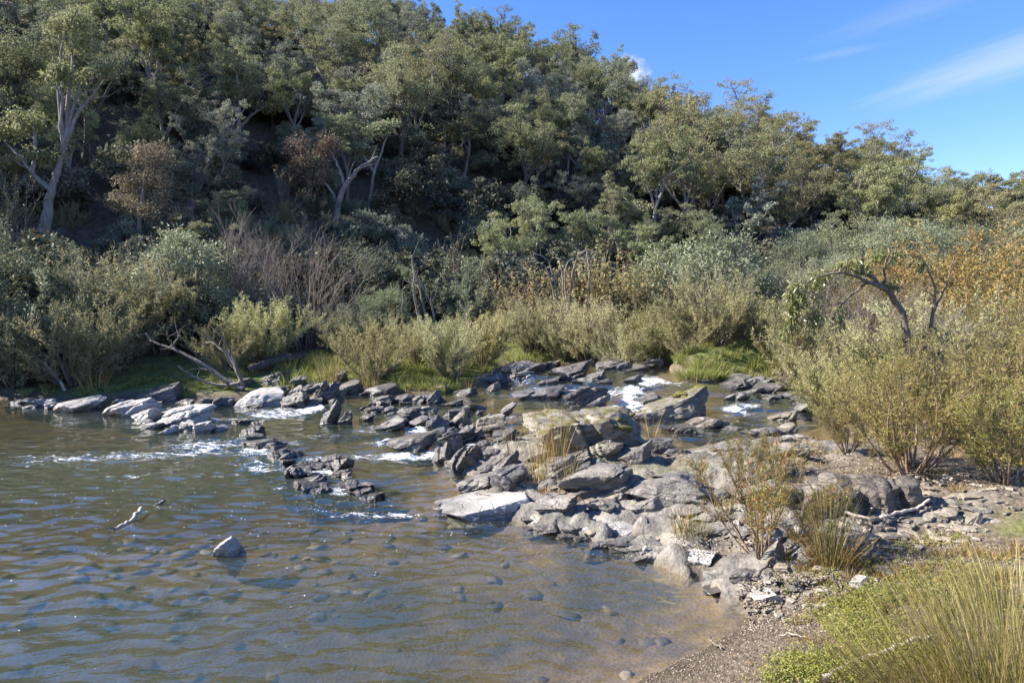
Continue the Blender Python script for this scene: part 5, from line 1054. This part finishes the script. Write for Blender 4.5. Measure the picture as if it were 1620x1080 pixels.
grass_patch('grass_tufts', 'short green grass and dry tufts on the near bank and in rock hollows', [(1290, 880, 60, 26, 900, .35), (1340, 890, 40, 26, 600, .35), (1260, 840, 40, 30, 500, .3), (870, 765, 44, 16, 800, .32), (905, 785, 30, 10, 400, .28), (840, 745, 30, 10, 300, .28), (1420, 880, 90, 26, 350, .2), (1550, 880, 90, 30, 700, .3), (1480, 920, 100, 30, 700, .3), (1570, 940, 60, 30, 500, .4), (1330, 700, 50, 16, 500, .4), (1290, 720, 50, 14, 350, .35), (1560, 720, 80, 20, 500, .4), (1500, 750, 100, 16, 350, .3), (1350, 960, 60, 20, 260, .25), (1200, 1060, 60, 20, 90, .2), (1400, 960, 110, 40, 700, .3), (1330, 1030, 70, 40, 400, .3), (1430, 1040, 90, 40, 600, .35), (1500, 900, 110, 40, 700, .3), (1400, 900, 80, 20, 300, .2)], 'dryrush', 92, width=.006, spread=.7)
def herb_patch(name, label, zones, seed):
    """low, bright, small-leaved herbs"""
    rng = np.random.RandomState(seed); A, D = [], []
    for px, py, hw, hh, n, ht in zones:
        c = at(px, py); s = c[1] / FPX; t_, b_ = P(px, py - hh, c[2]), P(px, py + hh, c[2]); sy = abs(t_[1] - b_[1]) * .5
        m = n // 14; x = c[0] + rng.normal(size=m) * .5 * hw * s; y = c[1] + rng.normal(size=m) * .5 * sy; ok = (sdf(x, y) < -.12) & (fbm(xyz(x * 3.5, y * 3.5), 95, 3) > rng.uniform(-.35, .2, m)); x, y = x[ok], y[ok]; m = len(x)
        z = ground(x, y); hgt = ht * rng.uniform(.4, 1.1, m); ln = rng.normal(size=(m, 2)) * .25
        for k in range(14):
            f = rng.uniform(.1, 1.0, m); A.append(np.stack([x + ln[:, 0] * f * hgt + rng.normal(size=m) * .008, y + ln[:, 1] * f * hgt + rng.normal(size=m) * .008, z + f * hgt], 1)); D.append(norm(rng.normal(size=(m, 3)) * np.array([1, 1, .5]) + np.array([0, 0, .35])))
    V, Q = leaf_quads(rng, np.concatenate(A), np.concatenate(D), .016, .008)
    o = link(name, mk_mesh(name, V, Q), M['herb']); o['kind'] = 'stuff'; o['label'] = label; o['category'] = 'herbs'; return o
herb_patch('ground_cover', 'bright yellow green creeping herbs on the near bank', [(1400, 960, 100, 30, 12000, .09), (1330, 1000, 60, 30, 9000, .10), (1290, 1060, 70, 26, 9000, .09), (1230, 1080, 50, 16, 3500, .07), (1420, 1030, 110, 40, 9000, .10), (1500, 920, 120, 24, 5000, .06), (1370, 1070, 60, 20, 4000, .1), (1270, 915, 40, 8, 900, .04), (1320, 900, 60, 16, 3000, .06), (1470, 860, 80, 14, 1500, .05), (1560, 970, 60, 40, 4000, .09), (1320, 955, 40, 12, 1500, .05)], 93)

# ------------------------------------------------------------------ loose slate, pebbles, moss
rq = np.random.RandomState(8)
chips = []
for i in range(9):
    bm = bmesh.new(); n = rq.randint(5, 8); a = np.sort(rq.uniform(0, 2 * math.pi, n)); rr = rq.uniform(.6, 1.0, n); th = rq.uniform(.16, .38)
    lo = [bm.verts.new((math.cos(q) * r, math.sin(q) * r * .7, 0)) for q, r in zip(a, rr)]
    hi = [bm.verts.new((math.cos(q) * r * .9 + rq.normal() * .03, math.sin(q) * r * .62, th * rq.uniform(.8, 1.2))) for q, r in zip(a, rr)]
    bm.faces.new(hi); bm.faces.new(lo[::-1])
    for k in range(n): bm.faces.new((lo[k], lo[(k + 1) % n], hi[(k + 1) % n], hi[k]))
    me = bpy.data.meshes.new('slate_chip'); bm.to_mesh(me); bm.free(); me.materials.append(M[('chip', 'chip', 'tanrock')[i % 3]]); chips.append(me)
def chip_at(px, py, size, label, group):
    q = at(px, py)
    if sdf(q[:1], q[1:2])[0] > 0: return
    o = link('slate_chip', chips[rq.randint(9)], loc=(q[0], q[1], q[2] + .002), rot=(rq.normal() * .13, rq.normal() * .13, rq.uniform(0, 6.28)), scale=size * q[1] / FPX)
    o['waterline'] = -5.0; o['moss'] = 0.0; tag(o, label, 'stone', group)
for zone, n, lab, grp in ((((1330, 1560), (822, 862)), 120, 'thin pale slate chip in the litter of chips below the grooved outcrop', 'slate chips below the outcrop'), (((1180, 1320), (915, 985)), 60, 'pale slate chip on the gravel beach beside the large flat slab', 'slate chips on the gravel beach'),
                          (((1320, 1460), (860, 940)), 50, 'slate chip among the grass below the long flat slab', 'slate chips among the grass'), (((1420, 1615), (755, 815)), 60, 'flat slate chip in the leaf litter under the olive bushes', 'slate chips under the olive bushes')):
    for i in range(n):
        chip_at(rq.uniform(*zone[0]), rq.uniform(*zone[1]), rq.uniform(5, 14) * (1.5 if rq.rand() < .15 else 1), lab, grp)
for px, py, w_, h_ in ((1196, 948, 30, 9), (1282, 962, 34, 9), (1310, 940, 40, 10), (1262, 985, 26, 7), (1346, 846, 44, 11), (1404, 852, 40, 10), (1440, 846, 34, 9), (1500, 836, 40, 10), (1420, 872, 36, 9), (1340, 868, 30, 9), (1470, 860, 28, 8), (1300, 905, 30, 10), (1570, 828, 36, 9), (1540, 790, 40, 10), (1480, 778, 44, 9)):
    put_rock(px, py, w_, h_, 'chip', 'flat tan slab lying loose among the slate chips of the near bank', name='flat_stone', group='loose flat slabs', rough=.3, strata=.5, cuesta=.1, sub=4, cat='stone')
# finer gravel as one mass
gv, gt = [], []; n0 = 0; V0, T0 = ico(1)
for zone, n, sz in ((((1330, 1600), (800, 900)), 2600, (1.2, 3.2)), (((1170, 1340), (905, 1000)), 2200, (1.2, 3.4)), (((1010, 1300), (985, 1080)), 2600, (1.0, 2.4)), (((1060, 1300), (800, 880)), 700, (1.2, 3)), (((1250, 1620), (700, 800)), 1500, (1.2, 3)), (((1340, 1620), (900, 1000)), 900, (1.2, 2.6))):
    px, py = rq.uniform(*zone[0], n), rq.uniform(*zone[1], n)
    zz0 = .25; d = np.array([pixdir(a, b_) for a, b_ in zip(px, py)]); t = (zz0 - CAM_H) / d[:, 2]
    for _ in range(4):
        g_ = ground(d[:, 0] * t, d[:, 1] * t); t = (g_ - CAM_H) / d[:, 2]
    x, y = d[:, 0] * t, d[:, 1] * t; ok = sdf(x, y) < .03
    for a, b_, c_, s_ in zip(x[ok], y[ok], g_[ok], rq.uniform(*sz, n)[ok]):
        r = s_ * b_ / FPX; jit = V0 * (1 + .35 * rq.uniform(-1, 1, (len(V0), 1))); an = rq.uniform(0, 6.28); c1, s1 = math.cos(an), math.sin(an)
        q = jit * np.array([r, r * .7, r * .4]); q = np.stack([q[:, 0] * c1 - q[:, 1] * s1 + a, q[:, 0] * s1 + q[:, 1] * c1 + b_, q[:, 2] + c_ + r * .1], 1)
        gv.append(q); gt.append(T0 + n0); n0 += len(q)
# stones lying on the river bed, seen through the water
sv, st_ = [], []; m0 = 0; V2, T2 = ico(2)
for i in range(230):
    x, y = (rq.normal() * 1.6 - 3.4, rq.normal() * 1.0 + 6.6) if i < 190 else (rq.uniform(-3, 1.5), rq.uniform(3.6, 7.5))
    if sdf(x, y)[0] < .05: continue
    r = rq.uniform(.02, .10); q = V2 * (1 + .6 * vnoise(V2 * 1.7 + i * 3.1, i))[:, None] * np.array([r, r * rq.uniform(.5, .9), r * .28]); an = rq.uniform(0, 6.28); c1, s1 = math.cos(an), math.sin(an)
    sv.append(np.stack([q[:, 0] * c1 - q[:, 1] * s1 + x, q[:, 0] * s1 + q[:, 1] * c1 + y, q[:, 2] + ground(x, y)[0] + r * .1], 1)); st_.append(T2 + m0); m0 += len(V2)
gb = NB('gravel'); gg = gb.n('ShaderNodeNewGeometry'); gcol = gb.n('ShaderNodeValToRGB', {0: gg.outputs['Random Per Island']})
cr = gcol.color_ramp; cr.elements[0].color = rgb(.08, .062, .045); cr.elements[1].color = rgb(.36, .30, .225); e = cr.elements.new(.6); e.color = rgb(.17, .135, .095)
M['gravel'] = gb.end(gb.n('ShaderNodeBsdfPrincipled', {'Base Color': gcol.outputs[0], 'Roughness': .75}).outputs[0])
bo = link('river_bed_stones', mk_mesh('river_bed_stones', np.concatenate(sv), tris=np.concatenate(st_), smooth=True), M['gravel']); bo['kind'] = 'stuff'; bo['label'] = 'dark and brown stones lying under water on the river bed'; bo['category'] = 'stones'
go = link('gravel', mk_mesh('gravel', np.concatenate(gv), tris=np.concatenate(gt)), M['gravel']); go['kind'] = 'stuff'; go['label'] = 'fine gravel and slate fragments on the near bank'; go['category'] = 'gravel'
